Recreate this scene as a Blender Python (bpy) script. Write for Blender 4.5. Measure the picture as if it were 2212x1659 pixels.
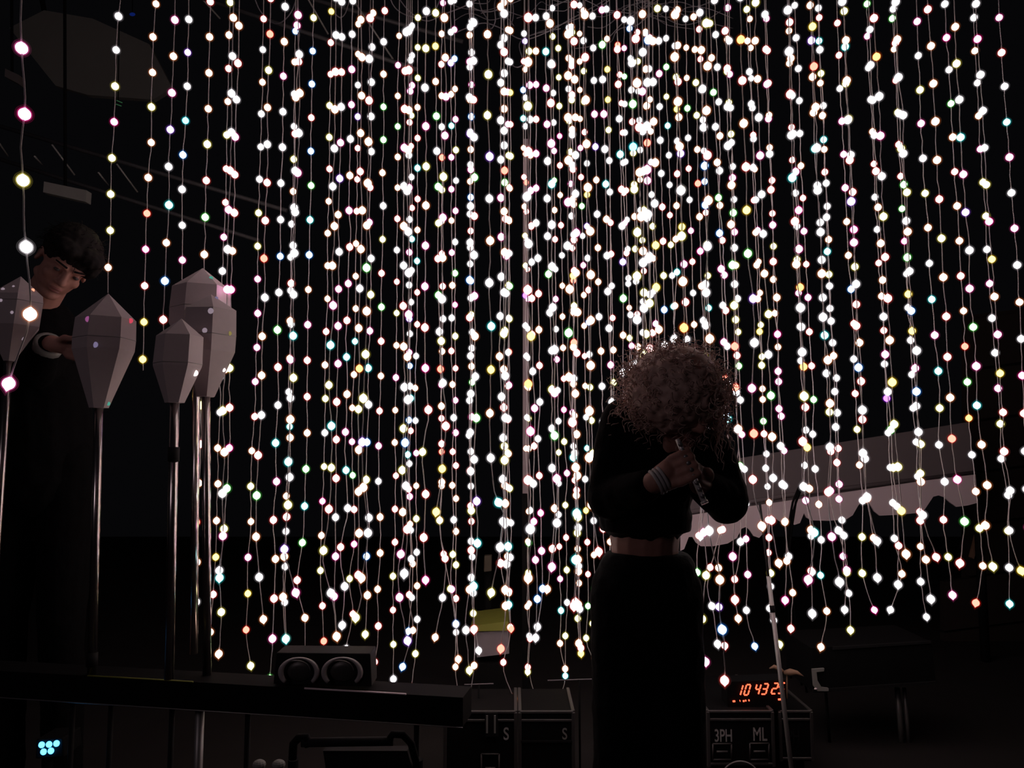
import bpy, bmesh, math, random
from mathutils import Vector, Matrix, noise
PI = math.pi
random.seed(7)
for o in list(bpy.data.objects): bpy.data.objects.remove(o)
SC = bpy.context.scene
COL = SC.collection

# ---------------------------------------------------------------- camera, world, exposure
W_, H_, F_ = 2212.0, 1659.0, 1661.0
TH = math.radians(5.0)
CAMZ = 1.2
cam_d = bpy.data.cameras.new('camera'); cam_d.sensor_width = 36.0; cam_d.sensor_fit = 'HORIZONTAL'
cam_d.lens = 36.0*F_/W_; cam_d.clip_start = 0.05; cam_d.clip_end = 100
cam = bpy.data.objects.new('camera', cam_d); COL.objects.link(cam)
cam.location = (0, 0, CAMZ); cam.rotation_euler = (PI/2+TH, 0, 0)
SC.camera = cam
SC.view_settings.view_transform = 'Standard'; SC.view_settings.look = 'None'
SC.view_settings.exposure = 0.0; SC.view_settings.gamma = 1.0
SC.view_settings.use_curve_mapping = False
SC.cycles.transparent_max_bounces = 32
SC.cycles.max_bounces = 4
SC.cycles.diffuse_bounces = 2
world = bpy.data.worlds.new('night'); SC.world = world; world.use_nodes = True
bg = world.node_tree.nodes['Background']
bg.inputs[0].default_value = (0.85, 0.83, 1.0, 1); bg.inputs[1].default_value = 0.0021

wl = bpy.data.lights.new('stage_wash', 'AREA'); wl.shape = 'DISK'; wl.size = 1.6; wl.energy = 11; wl.color = (1.0, .80, .86)
wo = bpy.data.objects.new('stage_wash', wl); COL.objects.link(wo); wo.location = (-3.2, -2.2, 3.4)
wo.rotation_euler = (Vector((-.6, 2.3, 1.1))-Vector(wo.location)).to_track_quat('-Z', 'Y').to_euler()

# ---------------------------------------------------------------- helpers
def hgt(y, D):
    return D*math.tan(TH+math.atan((H_/2-y)/F_))
def P(x, y, D):
    """world point seen at photo pixel (x, y) on the vertical plane D metres ahead"""
    h = hgt(y, D)
    return Vector(((x-W_/2)/F_*(D*math.cos(TH)+h*math.sin(TH)), D, CAMZ+h))
def tag(o, label=None, cat=None, group=None, kind=None):
    if label: o['label'] = label
    if cat: o['category'] = cat
    if group: o['group'] = group
    if kind: o['kind'] = kind
    return o
def empty(name, loc, label, cat, group=None):
    o = bpy.data.objects.new(name, None); o.empty_display_size = 0.05; COL.objects.link(o)
    o.location = loc
    return tag(o, label, cat, group)
def linkmesh(name, me, mat, parent=None):
    o = bpy.data.objects.new(name, me); COL.objects.link(o)
    if mat is not None and not me.materials:
        for m in (mat if isinstance(mat, (list, tuple)) else [mat]): me.materials.append(m)
    if parent is not None:
        o.parent = parent; o.matrix_parent_inverse = Matrix.Translation(-Vector(parent.location))
    return o
def obj(name, bm, mat, parent=None, smooth=False):
    me = bpy.data.meshes.new(name)
    bmesh.ops.recalc_face_normals(bm, faces=bm.faces)
    bm.to_mesh(me); bm.free()
    if smooth:
        for p in me.polygons: p.use_smooth = True
    return linkmesh(name, me, mat, parent)
def nb(): return bmesh.new()
def hexa(bm, pts, mi=0):
    """8 points: front quad then back quad (same order)"""
    v = [bm.verts.new(p) for p in pts]
    for f in ((0,1,2,3),(7,6,5,4),(0,4,5,1),(1,5,6,2),(2,6,7,3),(3,7,4,0)):
        fc = bm.faces.new([v[i] for i in f]); fc.material_index = mi
    return v
def box(bm, c, s, rz=0.0, mi=0, rot=None):
    R = rot if rot is not None else Matrix.Rotation(rz, 3, 'Z')
    c = Vector(c); x, y, z = s[0]/2, s[1]/2, s[2]/2
    pts = [(-x,-y,-z),(x,-y,-z),(x,-y,z),(-x,-y,z),(-x,y,-z),(x,y,-z),(x,y,z),(-x,y,z)]
    return hexa(bm, [c+R@Vector(p) for p in pts], mi)
def bevel(bm, w, seg=2):
    bmesh.ops.bevel(bm, geom=list(bm.edges), offset=w, segments=seg, profile=0.5, affect='EDGES')
def slab(bm, px, D, t, D2=None, mi=0):
    """a polygon given at photo pixels on plane D, extruded t metres away"""
    f = [P(x, y, (D if D2 is None else d)) for (x, y), d in zip(px, D2 or [D]*len(px))]
    b = [p+Vector((0, t, 0)) for p in f]
    n = len(f); vf = [bm.verts.new(p) for p in f]; vb = [bm.verts.new(p) for p in b]
    bm.faces.new(vf).material_index = mi; bm.faces.new(vb[::-1]).material_index = mi
    for i in range(n): bm.faces.new((vf[i], vb[i], vb[(i+1) % n], vf[(i+1) % n])).material_index = mi
def tube(bm, pts, r, n=6, cap=True, mi=0):
    pts = [Vector(p) for p in pts]
    if not isinstance(r, (list, tuple)): r = [r]*len(pts)
    rings = []; up = Vector((0.31, 0.72, 0.62)).normalized(); prev = None
    for i, p in enumerate(pts):
        d = (pts[min(i+1, len(pts)-1)]-pts[max(i-1, 0)])
        if d.length < 1e-9: d = Vector((0,0,1))
        d.normalize()
        a = (prev - d*prev.dot(d)) if prev is not None else d.cross(up)
        if a.length < 1e-6: a = d.cross(Vector((1,0,0)))
        a.normalize(); prev = a; b = d.cross(a)
        rings.append([bm.verts.new(p+(a*math.cos(2*PI*k/n)+b*math.sin(2*PI*k/n))*r[i]) for k in range(n)])
    for i in range(len(rings)-1):
        for k in range(n):
            f = bm.faces.new((rings[i][k], rings[i][(k+1) % n], rings[i+1][(k+1) % n], rings[i+1][k]))
            f.material_index = mi; f.smooth = True
    if cap:
        bm.faces.new(rings[0][::-1]).material_index = mi; bm.faces.new(rings[-1]).material_index = mi
def ball(bm, c, r, M=None, seg=12, rings=8):
    if not isinstance(r, (list, tuple)): r = (r, r, r)
    T = Matrix.Translation(Vector(c)) @ (M.to_4x4() if M is not None else Matrix.Identity(4)) @ Matrix.Diagonal((r[0], r[1], r[2], 1))
    bmesh.ops.create_uvsphere(bm, u_segments=seg, v_segments=rings, radius=1.0, matrix=T)
def limb(bm, a, b, ra, rb, n=14):
    """a tapered round-ended limb piece"""
    a, b = Vector(a), Vector(b)
    ball(bm, a, ra); ball(bm, b, rb)
    tube(bm, [a, b], [ra, rb], n)
def lathe(bm, prof, n=16, M=None, mi=0, smooth=True):
    M = M or Matrix.Identity(4)
    rings = []
    for r, z in prof:
        if r < 1e-6: rings.append([bm.verts.new(M@Vector((0, 0, z)))])
        else: rings.append([bm.verts.new(M@Vector((r*math.cos(2*PI*k/n), r*math.sin(2*PI*k/n), z))) for k in range(n)])
    for A, B in zip(rings[:-1], rings[1:]):
        for k in range(n):
            q = [A[k % len(A)], A[(k+1) % len(A)], B[(k+1) % len(B)], B[k % len(B)]]
            q2 = []
            for v in q:
                if v not in q2: q2.append(v)
            if len(q2) > 2:
                f = bm.faces.new(q2); f.material_index = mi; f.smooth = smooth
def align(d):
    return Vector(d).normalized().to_track_quat('Z', 'Y').to_matrix().to_4x4()
def remeshed(name, bm, mat, parent, voxel, smooth_it=3, disp=None):
    """fuse overlapping closed pieces into one continuous skin"""
    me = bpy.data.meshes.new(name); bm.to_mesh(me); bm.free()
    o = bpy.data.objects.new(name, me); COL.objects.link(o)
    m = o.modifiers.new('fuse', 'REMESH'); m.mode = 'VOXEL'; m.voxel_size = voxel; m.use_smooth_shade = True
    if smooth_it:
        s = o.modifiers.new('soften', 'SMOOTH'); s.factor = 0.5; s.iterations = smooth_it
    dg = bpy.context.evaluated_depsgraph_get()
    me2 = bpy.data.meshes.new_from_object(o.evaluated_get(dg))
    bpy.data.objects.remove(o)
    if disp:
        for v in me2.vertices: v.co += v.normal*disp(v.co)
    me2.name = name; me2.materials.clear()
    for p in me2.polygons: p.use_smooth = True
    return linkmesh(name, me2, mat, parent)

# ---------------------------------------------------------------- materials
def mat(name, col, rough=0.6, metal=0.0, var=0.12, scale=30.0, bump=0.0, emis=None, es=0.0, spec=None):
    m = bpy.data.materials.new(name); m.use_nodes = True; nt = m.node_tree
    b = nt.nodes['Principled BSDF']
    b.inputs['Roughness'].default_value = rough; b.inputs['Metallic'].default_value = metal
    b.inputs['Specular IOR Level'].default_value = (0.08 if max(col) < .04 else .5) if spec is None else spec
    tc = nt.nodes.new('ShaderNodeTexCoord'); nz = nt.nodes.new('ShaderNodeTexNoise')
    nz.inputs['Scale'].default_value = scale; nz.inputs['Detail'].default_value = 4
    nt.links.new(tc.outputs['Object'], nz.inputs['Vector'])
    mx = nt.nodes.new('ShaderNodeMix'); mx.data_type = 'RGBA'
    c = Vector(col)
    mx.inputs[6].default_value = (*(c*(1-var)), 1); mx.inputs[7].default_value = (*(c*(1+var)), 1)
    nt.links.new(nz.outputs['Fac'], mx.inputs[0]); nt.links.new(mx.outputs[2], b.inputs['Base Color'])
    if bump:
        bp = nt.nodes.new('ShaderNodeBump'); bp.inputs['Strength'].default_value = bump; bp.inputs['Distance'].default_value = 0.003
        nt.links.new(nz.outputs['Fac'], bp.inputs['Height']); nt.links.new(bp.outputs[0], b.inputs['Normal'])
    if emis: b.inputs['Emission Color'].default_value = (*emis, 1); b.inputs['Emission Strength'].default_value = es
    return m
def glow(name, col, sampled=True):
    m = bpy.data.materials.new(name); m.use_nodes = True; nt = m.node_tree; nt.nodes.clear()
    o = nt.nodes.new('ShaderNodeOutputMaterial'); e = nt.nodes.new('ShaderNodeEmission')
    e.inputs[0].default_value = (*col, 1); e.inputs[1].default_value = 1.0
    nt.links.new(e.outputs[0], o.inputs[0])
    if not sampled: m.cycles.emission_sampling = 'NONE'
    return m
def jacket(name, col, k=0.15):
    """painted halo round a bulb: see-through shell with a faint glow of its own"""
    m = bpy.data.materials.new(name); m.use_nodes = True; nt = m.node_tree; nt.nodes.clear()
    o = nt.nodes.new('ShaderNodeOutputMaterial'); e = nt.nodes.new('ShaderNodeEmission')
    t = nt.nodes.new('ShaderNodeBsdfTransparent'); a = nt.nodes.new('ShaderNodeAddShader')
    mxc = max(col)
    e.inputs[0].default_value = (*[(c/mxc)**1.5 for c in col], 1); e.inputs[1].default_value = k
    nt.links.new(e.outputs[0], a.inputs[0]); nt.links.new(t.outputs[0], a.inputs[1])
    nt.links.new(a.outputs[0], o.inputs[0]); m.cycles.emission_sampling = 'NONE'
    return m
M = {}
M['black'] = mat('matte_black', (.0055,.0055,.006), .8)
M['cloth'] = mat('black_cloth', (.0035,.0035,.004), .95, bump=.4, scale=120)
M['dark'] = mat('dark_paint', (.014,.014,.015), .65)
M['wood'] = mat('dark_boards', (.03,.024,.022), .7, scale=8)
M['cord'] = mat('grey_lamp_cord', (.42,.39,.40), .55)
M['cable'] = mat('grey_cable', (.16,.15,.17), .5)
M['paper'] = mat('lantern_paper', (.44,.37,.39), .7, var=.05, scale=60)
M['chrome'] = mat('brushed_pole_metal', (.55,.5,.5), .22, 1.0, var=.05)
M['steel'] = mat('dull_steel', (.30,.29,.29), .45, .6)
M['skin'] = mat('skin', (.40,.20,.16), .6, var=.08, scale=25)
M['hairb'] = mat('brown_curls', (.50,.33,.29), .6, var=.3)
M['haird'] = mat('dark_hair', (.014,.012,.012), .7, var=.3)
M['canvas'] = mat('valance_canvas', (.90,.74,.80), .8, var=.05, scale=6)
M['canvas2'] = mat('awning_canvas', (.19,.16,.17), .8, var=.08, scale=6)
M['grey'] = mat('grey_paint', (.22,.22,.21), .6)
M['letter'] = mat('stencil_paint', (.34,.33,.33), .7)
M['eyew'] = mat('eye', (.05,.04,.04), .4)
M['silver'] = mat('silver_plate', (.75,.72,.72), .35, .35)
M['bright'] = mat('reflector_rim', (.48,.44,.45), .4, .2)
M['lip'] = mat('lips', (.30,.12,.11), .5)
M['yellow'] = mat('yellow_green_lid', (.19,.20,.03), .6)
M['brown'] = mat('dry_brown', (.24,.14,.09), .7)

# n|first bulb y|last bulb y|x@y control points|bulb colours|tail
STRINGS = """
6|105|829|47@0 44@30 47@105 53@241 43@320 47@385 57@535 64@685 18@829|mMywom
8|34|578|260@0 255@34 252@110 249@186 246@264 242@342 239@420 239@499 233@578|wwyMyyyo|57
11|7|776|336@7 331@81 329@156 326@307 320@383 317@500 312@616 312@695 309@776|oooyooRMrYY|24
9|43|691|377@43 374@122 372@202 365@362 364@443 360@525 357@607 353@691|momvwcobr|24
8|41|562|407@41 405@187 401@261 396@335 393@450 393@562|wvwCbwwm|44
17|4|1301|455@4 451@150 449@240 447@350 443@500 441@551 438@700 435@880 434@961 430@1045 424@1129 426@1215 424@1301|roooyrgoo.w.roRow
19|6|1365|498@6 494@110 492@220 488@350 487@439 481@540 480@600 480@700 476@820 475@891 471@969 470@1047 466@1207 461@1286 454@1365|yoroyrrmwP.wwoooYrow
15|39|1249|504@39 501@160 500@250 498@370 494@455 490@624 488@720 482@889 485@976 480@1066 482@1159 474@1249|owwwrmwmw.yowmc
17|56|1413|516@56 511@207 507@360 506@439 501@593 497@750 495@832 496@916 493@995 488@1078 482@1159 474@1244 478@1330 472@1413|orwmrroMw.rMgyw.or
20|40|1439|569@40 567@179 561@392 557@520 557@684 553@780 551@880 549@909 543@984 541@1060 542@1138 535@1217 536@1290 532@1374 541@1439|rwowwwyymmm.royo.YRyR
17|-5|1337|584@-5 582@110 578@230 578@311 577@392 573@475 571@558 572@642 566@726 565@811 564@897 558@985 555@1072 554@1160 560@1249 569@1337|rRyowrrRwoo.rgowob
19|15|1466|616@15 612@200 610@319 606@440 605@554 600@714 600@876 595@959 598@1042 590@1125 595@1211 592@1295 589@1382 582@1466|womwwwwbwgrwcmrormg
19|67|1379|638@67 635@300 632@440 628@557 629@690 625@790 624@849 626@913 623@996 618@1072 618@1149 616@1225 615@1303 618@1379|bow.yow.wwow.wowwwyO
15|33|1280|644@33 646@118 647@205 642@376 638@465 635@600 633@731 634@822 626@911 623@1006 622@1097 615@1192 628@1240 639@1280|mwowmwwwcy.cyvm
17|55|1379|642@55 645@135 639@211 637@400 633@534 629@615 627@782 627@869 626@952 626@1039 619@1125 613@1212 611@1295 618@1379|mrorwwwromwowrooc.o
18|38|1335|677@38 674@150 672@329 672@402 668@552 665@705 664@859 664@937 661@1016 658@1097 652@1177 642@1256 659@1335|ybbrbgcbomrrogcgro|66
20|26|1385|716@26 715@94 711@297 712@365 708@504 707@645 702@788 703@861 702@932 697@1081 692@1231 697@1308 699@1385|Yrry.rooooroywyMoyrRR|18
17|-6|1374|726@-6 725@158 722@326 719@430 722@497 717@583 719@671 713@759 711@848 716@937 715@1029 709@1121 698@1212 716@1290 727@1374|wwrowwoomcycyrywo
18|4|1374|738@4 738@79 737@233 734@388 731@466 733@546 731@626 730@788 727@870 726@1035 725@1121 725@1206 722@1290 727@1374|wwrwmvowmmmrrrwmmo
18|1|1351|762@1 759@213 756@356 754@440 757@504 752@577 752@652 747@727 750@803 748@900 745@958 750@1075 750@1114 735@1191 745@1271 739@1351|wwmmwomrmrcomcwrwwv
20|51|1402|774@51 773@252 772@389 769@529 768@669 765@800 761@884 760@957 765@1104 765@1178 755@1253 762@1328 747@1402|oowvrrrooocoomgrMyrwo
16|44|1334|780@44 782@124 780@250 778@372 782@454 780@539 775@711 776@797 774@885 775@974 774@1062 776@1153 774@1245 780@1290 768@1334|ooooroowoOyooory
18|29|1370|806@29 802@179 802@330 799@405 798@481 802@561 799@719 795@799 796@879 791@1040 797@1123 792@1204 794@1288 789@1370|owwwwrmwymcwbywboy
14|40|1249|800@40 798@129 796@306 792@488 792@675 790@769 785@863 783@959 785@1057 795@1155 781@1249|rwrooogoyyvow.o
20|22|1431|831@22 829@90 828@301 826@373 828@444 824@589 824@663 823@811 820@887 817@1040 821@1116 821@1193 816@1273 817@1380 809@1431|rwoggowyrgrormwooorrrO
20|77|1393|862@77 860@141 859@272 859@405 857@540 857@677 855@815 853@957 855@1028 853@1100 853@1173 849@1247 849@1319 850@1393|omogoorwryomoorrryry.g
2|1393|1466|850@1393 853@1466|oy
16|71|1384|878@71 875@149 873@390 872@555 871@721 874@807 870@979 868@1066 871@1154 860@1243 866@1310 880@1384|wrrmwowrowyyomm.v
14|66|1240|882@66 883@242 881@360 879@414 882@508 883@688 880@780 881@872 875@967 879@1147 873@1240|wroow.wmowbwrww
20|61|1439|886@61 886@212 883@360 885@435 884@587 884@744 886@835 881@982 883@1065 888@1210 884@1288 892@1364 878@1410 870@1439|wwmrwmwmwvmwbcrowrob
20|55|1364|890@55 890@192 888@331 889@401 890@472 888@650 885@761 888@900 884@1000 887@1134 892@1237 889@1300 882@1364|wwmyrwrcwwwbcrwmwowb
22|39|1486|903@39 902@235 902@432 901@567 901@702 897@841 899@981 899@1124 901@1269 901@1341 897@1414 888@1486|yyyorcrocrrwowmoywowyR
15|24|1254|921@24 920@108 918@192 920@277 920@450 918@625 919@804 925@894 912@985 920@1077 915@1169 919@1254|wywmyommrMryrrM
18|27|1376|941@27 941@182 943@262 944@340 947@420 946@581 950@745 954@902 954@979 954@1059 950@1139 962@1217 955@1298 940@1376|yYogwgyrgwRoroyrwom
21|7|1424|957@7 954@79 954@224 955@370 954@515 957@669 954@820 954@979 954@1059 950@1139 962@1217 973@1274 985@1350 990@1424|morowRyorrwomrRorrywoy
13|39|1106|960@39 963@226 957@412 956@607 953@705 955@802 963@902 956@1004 942@1106|oommymowywrYY
21|4|1424|974@4 974@136 975@272 975@409 976@547 977@619 975@761 980@905 978@976 977@1050 980@1124 978@1199 974@1251 982@1315 990@1424|wwvocmmomowrowrowymboy
23|0|1514|981@0 982@132 984@263 985@395 983@529 983@664 984@804 984@874 985@1012 985@1156 985@1301 985@1371 984@1443 993@1514|wmbomywmwgMyrmmrooyrwog
16|50|1360|1023@50 1023@216 1025@383 1024@552 1025@639 1027@818 1029@907 1024@997 1030@1089 1031@1177 1023@1268 1024@1379|wwrwgrwmowgwvccro
18|57|1449|1016@57 1014@213 1017@368 1016@500 1014@650 1017@800 1016@950 1018@1100 1016@1255 1006@1335 1014@1449|wmwvmwwbrwwwwyrow.
21|46|1516|1019@46 1018@248 1015@450 1018@650 1020@850 1017@1000 1020@1200 1023@1305 1025@1373 1024@1440 1012@1516|wwmboowwbywgmwwrwwroo
20|8|1404|1014@8 1015@150 1016@300 1017@450 1016@600 1020@750 1013@900 1016@1050 1018@1200 1020@1300 1034@1404|wow.wwbrwww.wwrrwwy
14|74|1281|1053@74 1055@164 1053@256 1058@348 1057@442 1059@535 1057@627 1062@725 1060@821 1058@919 1062@1018 1070@1070 1088@1113 1078@1196 1061@1281|oyyvwowcYowcwy
17|16|1401|1082@16 1082@177 1082@426 1083@592 1079@762 1083@845 1087@937 1086@1025 1088@1105 1080@1196 1092@1300 1082@1401|owwwwmmwwowwwwroR
15|30|1275|1089@30 1089@205 1089@291 1090@382 1089@462 1090@550 1088@700 1092@850 1090@1000 1092@1100 1098@1200 1091@1275|wrowRoowywwyoco
21|65|1509|1097@65 1097@274 1100@420 1098@600 1100@800 1096@1000 1096@1200 1101@1309 1101@1382 1087@1439 1110@1509|owmmyrorywRmwyroorrro
20|-1|1357|1103@-1 1102@132 1103@330 1100@465 1101@650 1097@800 1099@1000 1104@1150 1099@1298 1104@1357|oowYryoowgywrroywwoR
17|6|1306|1088@6 1089@159 1089@309 1091@430 1094@600 1088@800 1090@1000 1091@1150 1099@1306|owwowgrmwyoryoww.
13|40|1250|1141@40 1140@234 1141@332 1138@430 1142@531 1140@631 1147@732 1141@837 1146@942 1140@1049 1146@1162 1141@1250|royrwwrYOMrwoo
23|90|1511|1134@90 1135@217 1135@347 1137@412 1137@477 1140@612 1140@746 1142@884 1142@957 1146@1092 1140@1176 1143@1306 1143@1381 1140@1440 1158@1511|vowwoRrwrmwwoyorwoyowrryw
22|72|1451|1132@72 1130@196 1131@321 1133@447 1135@575 1135@706 1138@815 1138@904 1136@971 1142@1106 1141@1232 1139@1315 1145@1385 1140@1451|wrbcoroyyVwwowowogyory
17|110|1378|1143@110 1145@248 1146@387 1148@527 1149@670 1151@816 1155@890 1152@1039 1153@1114 1155@1189 1161@1265 1157@1378|ymwomrwrrwmrwMmbwwwmo
18|38|1354|1157@38 1158@183 1158@405 1158@482 1162@558 1164@712 1166@871 1162@950 1165@1030 1168@1112 1170@1192 1172@1275 1161@1354|womrmmwwrorwwrMmbwy
16|34|1273|1180@34 1179@113 1180@192 1183@352 1182@435 1185@599 1192@765 1192@854 1193@1025 1198@1110 1192@1196 1182@1273|wcmmwwwgwwywworom
14|52|1225|1188@52 1191@139 1190@225 1192@401 1192@489 1194@670 1198@761 1198@949 1203@1042 1203@1133 1192@1225|owrmcwwwwmgmwm
24|18|1531|1193@18 1195@206 1197@331 1198@457 1200@586 1201@716 1205@848 1207@982 1207@1117 1210@1255 1212@1325 1210@1395 1221@1462 1200@1531|wyrwwmgorwmwmwwywwrmco.w
21|104|1445|1206@104 1209@293 1210@422 1214@554 1215@687 1218@821 1219@957 1225@1027 1221@1096 1223@1166 1225@1308 1221@1379 1221@1445|yyyMrorwooorMymyrywyo
14|75|1309|1227@75 1227@264 1228@361 1226@555 1232@654 1227@752 1231@853 1240@952 1245@1037 1246@1110 1243@1200 1240@1309|oooomwogoroccroowr
16|9|1300|1240@9 1240@93 1243@260 1243@432 1245@520 1245@607 1248@700 1243@850 1246@950 1248@1100 1250@1170 1243@1300|rroowwmooroooyorrr
18|59|1389|1234@59 1235@130 1236@276 1237@400 1240@540 1240@700 1240@850 1242@1000 1248@1100 1250@1200 1250@1290 1250@1389|oorowowryRwowrwwoo
18|69|1400|1235@69 1235@226 1238@384 1240@500 1238@650 1239@800 1236@950 1245@1070 1248@1190 1251@1280 1255@1400|yrywrorYooowcoyow
20|59|1412|1229@59 1228@194 1232@330 1233@398 1237@550 1240@700 1236@850 1240@1000 1246@1150 1251@1270 1248@1340 1255@1412|wowyymwrRoyVmwroooyY
23|12|1449|1252@12 1252@137 1254@324 1257@452 1260@579 1262@708 1264@840 1268@974 1264@1040 1269@1178 1270@1248 1270@1316 1267@1385 1292@1449|w.ooomrgwmoorowcwYrr.ymow|0
13|34|1192|1263@34 1265@218 1270@404 1275@501 1276@695 1276@794 1273@894 1273@990 1278@1090 1293@1192|oroooooooooor
21|22|1422|1260@22 1263@287 1268@355 1268@491 1271@629 1273@769 1275@840 1278@912 1282@1057 1283@1201 1286@1276 1280@1351 1286@1422|owyyrwYvwrbwyyyywogyo
17|34|1222|1280@34 1283@175 1286@317 1290@462 1294@683 1298@757 1302@902 1303@1146 1310@1222|wwwmvowoowowwwwrw
17|23|1280|1300@23 1302@175 1307@327 1310@485 1313@643 1320@804 1325@1000 1330@1280|mgwmwcowwwmwwwowr
20|20|1330|1310@20 1313@206 1317@392 1321@583 1324@712 1326@845 1332@1000 1340@1330|.oYYywwrrwroywwwrw.w
19|1030|1459|1320@1000 1318@1200 1322@1385 1340@1405 1348@1459|r
17|32|1300|1333@32 1334@114 1336@195 1338@278 1341@362 1343@447 1346@619 1346@794 1350@1000 1355@1300|rrrwcrwvgowwrwmoo
17|97|1160|1334@97 1339@163 1345@296 1346@362 1348@430 1354@564 1363@702 1365@772 1368@900|Rrrrwrmrwwmwwmww
17|43|1060|1348@43 1349@169 1350@289 1353@412 1356@537 1359@664 1361@794 1362@900|wmgww.rwwwoywwwww
13|46|1180|1362@46 1365@135 1367@227 1368@318 1370@410 1377@502 1376@595 1376@692 1378@900|wwgCyyywwmwww
15|61|1040|1360@61 1366@269 1370@410 1372@554 1375@625 1377@697 1380@900|bwwryyoywrowwww
12|85|1180|1373@85 1376@185 1382@290 1382@395 1385@476 1390@580 1391@690 1395@900|roroowwywwmw
16|70|1060|1377@70 1379@199 1383@322 1383@450 1391@580 1388@690 1395@900|rywwwowyrwwgwoww
14|30|1180|1388@30 1388@115 1388@277 1390@365 1391@480 1388@580 1395@690 1400@900|owmwwyoyymwwwm
14|70|1150|1394@70 1395@152 1397@233 1399@399 1398@484 1403@568 1405@653 1410@739 1410@900|oooRmwwwroorwww
15|82|1060|1403@82 1402@151 1406@289 1406@357 1408@427 1412@568 1417@711 1420@900|rwoowwyowmyrwww
14|90|1280|1410@90 1411@176 1412@265 1415@355 1414@446 1416@536 1418@629 1423@720 1425@900|owoowYYoYYmrww
13|87|1260|1400@87 1398@184 1397@315 1400@470 1403@680 1405@900|bwwmwwyrowwww
16|19|1130|1420@19 1423@92 1425@238 1429@385 1433@536 1435@690 1440@900|ywmwwwrrybwwwwww
16|20|1000|1438@20 1439@83 1440@211 1445@339 1449@535 1455@667 1460@800|.wgycwwrywcwwwww
14|21|1070|1463@21 1464@100 1467@260 1471@340 1473@502 1478@586 1482@669 1490@900|oorovyYmrwmwrwo
12|30|1120|1459@30 1457@125 1465@221 1471@420 1473@516 1475@616 1478@717 1480@900|oooowyoOwmwww
14|98|1030|1458@98 1462@236 1463@375 1461@444 1460@514 1462@586 1455@734 1456@900|wyYwroocowwwww
16|40|1050|1481@40 1482@104 1485@228 1487@354 1492@482 1497@612 1500@742 1505@900|woogwrwmrwowwmww
17|37|1236|1498@37 1503@181 1508@403 1511@479 1516@630 1520@707 1525@900 1511@1125 1505@1215 1510@1300 1520@1380 1530@1460|ooyyoRoMowywwwyrgwwm|0
17|27|1430|1512@27 1518@198 1522@372 1524@462 1528@552 1522@630 1525@725 1528@920 1518@1125 1526@1218 1519@1300 1515@1362 1524@1430|wowwbbwwwyomwmyymwm|1427
17|64|1160|1510@64 1518@262 1522@397 1527@529 1530@640 1533@734 1532@900 1513@1149|rrwwwbryycwwowwbww|0
15|49|1470|1526@49 1528@141 1526@239 1528@332 1530@430 1529@528 1526@641 1533@734 1535@900 1529@1125 1540@1185 1555@1245 1555@1319 1566@1392|yoorowwoMwwwoBroo|1410
18|52|1395|1533@52 1541@209 1550@367 1552@449 1559@611 1562@693 1565@776 1567@860 1572@947 1580@1040 1551@1198 1554@1247 1553@1320 1566@1392|yogwogbmwmRbowrovro
19|2|1391|1543@2 1549@141 1555@283 1555@427 1560@500 1570@722 1573@874 1573@947 1576@1050 1549@1173 1528@1264 1540@1320 1550@1391|wwwwowormrwwcmoorwwo
15|65|1295|1567@65 1571@149 1572@319 1580@406 1579@492 1583@581 1588@759 1588@850 1595@940 1590@1040 1583@1185 1586@1263 1587@1290|rrwwoogyRRowymr
17|87|1335|1576@87 1577@214 1580@319 1583@396 1585@477 1588@631 1592@791 1591@874 1595@957 1602@1042 1600@1130 1597@1210 1586@1265 1594@1335|wmwwmgwwyrwwgywroYww
20|17|1396|1572@17 1571@150 1578@280 1584@400 1588@537 1592@614 1595@752 1598@822 1604@962 1610@1035 1612@1108 1612@1179 1615@1253 1613@1327 1631@1396|moyyywwmywygwmwwmmwb
13|-5|1137|1599@-5 1601@85 1603@177 1606@269 1611@364 1613@458 1616@554 1628@649 1629@745 1625@843 1628@944 1626@1042 1645@1137|wOrorYgvwmRro
20|20|1392|1613@20 1615@90 1619@159 1627@299 1627@370 1632@515 1638@660 1641@734 1646@810 1648@884 1656@1037 1663@1110 1661@1180 1665@1250 1663@1325 1684@1392|yowwrwroooYyorworywyCR
20|40|1340|1620@40 1623@167 1628@297 1633@427 1639@561 1643@696 1646@764 1647@834 1649@901 1655@971 1658@1040 1659@1108 1660@1190 1665@1270 1671@1340|oowwwowmooyyogwwrrwwm
15|6|1216|1632@6 1632@88 1637@171 1642@337 1645@422 1652@592 1661@680 1660@767 1666@857 1668@947 1671@1039 1666@1129 1683@1216|yoowmwwoywgowro
19|42|1358|1655@42 1660@184 1663@326 1668@395 1669@466 1671@537 1671@644 1679@720 1682@825 1688@901 1693@975 1695@1051 1696@1129 1704@1202 1712@1281 1708@1358|mrroorryooommmwoworrrR
17|32|1296|1652@32 1657@184 1663@334 1666@410 1670@500 1671@565 1678@650 1680@722 1682@884 1687@964 1689@1045 1695@1129 1699@1214 1696@1296|wrmmwrmroMmmwwooM
14|24|1251|1701@24 1704@114 1707@205 1711@389 1718@482 1721@576 1729@671 1733@767 1736@862 1734@960 1738@1060 1760@1156 1745@1251|wwrwcrowwyrwcmwo
16|47|1325|1706@47 1713@290 1718@374 1725@456 1728@640 1736@797 1739@885 1744@974 1749@1062 1752@1139 1753@1220 1754@1325|rowwmMmOwOrYoorw
17|67|1235|1704@67 1708@213 1712@360 1720@436 1723@589 1729@742 1731@821 1740@902 1740@980 1738@1060 1750@1140 1755@1235|oomrrwwymwwrwwmww
20|13|1398|1716@13 1724@151 1728@290 1731@361 1737@502 1741@575 1749@720 1754@794 1757@868 1755@942 1761@1017 1770@1094 1774@1170 1773@1247 1786@1323 1773@1398|wwwwwormrmrrgwwowcoor
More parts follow.
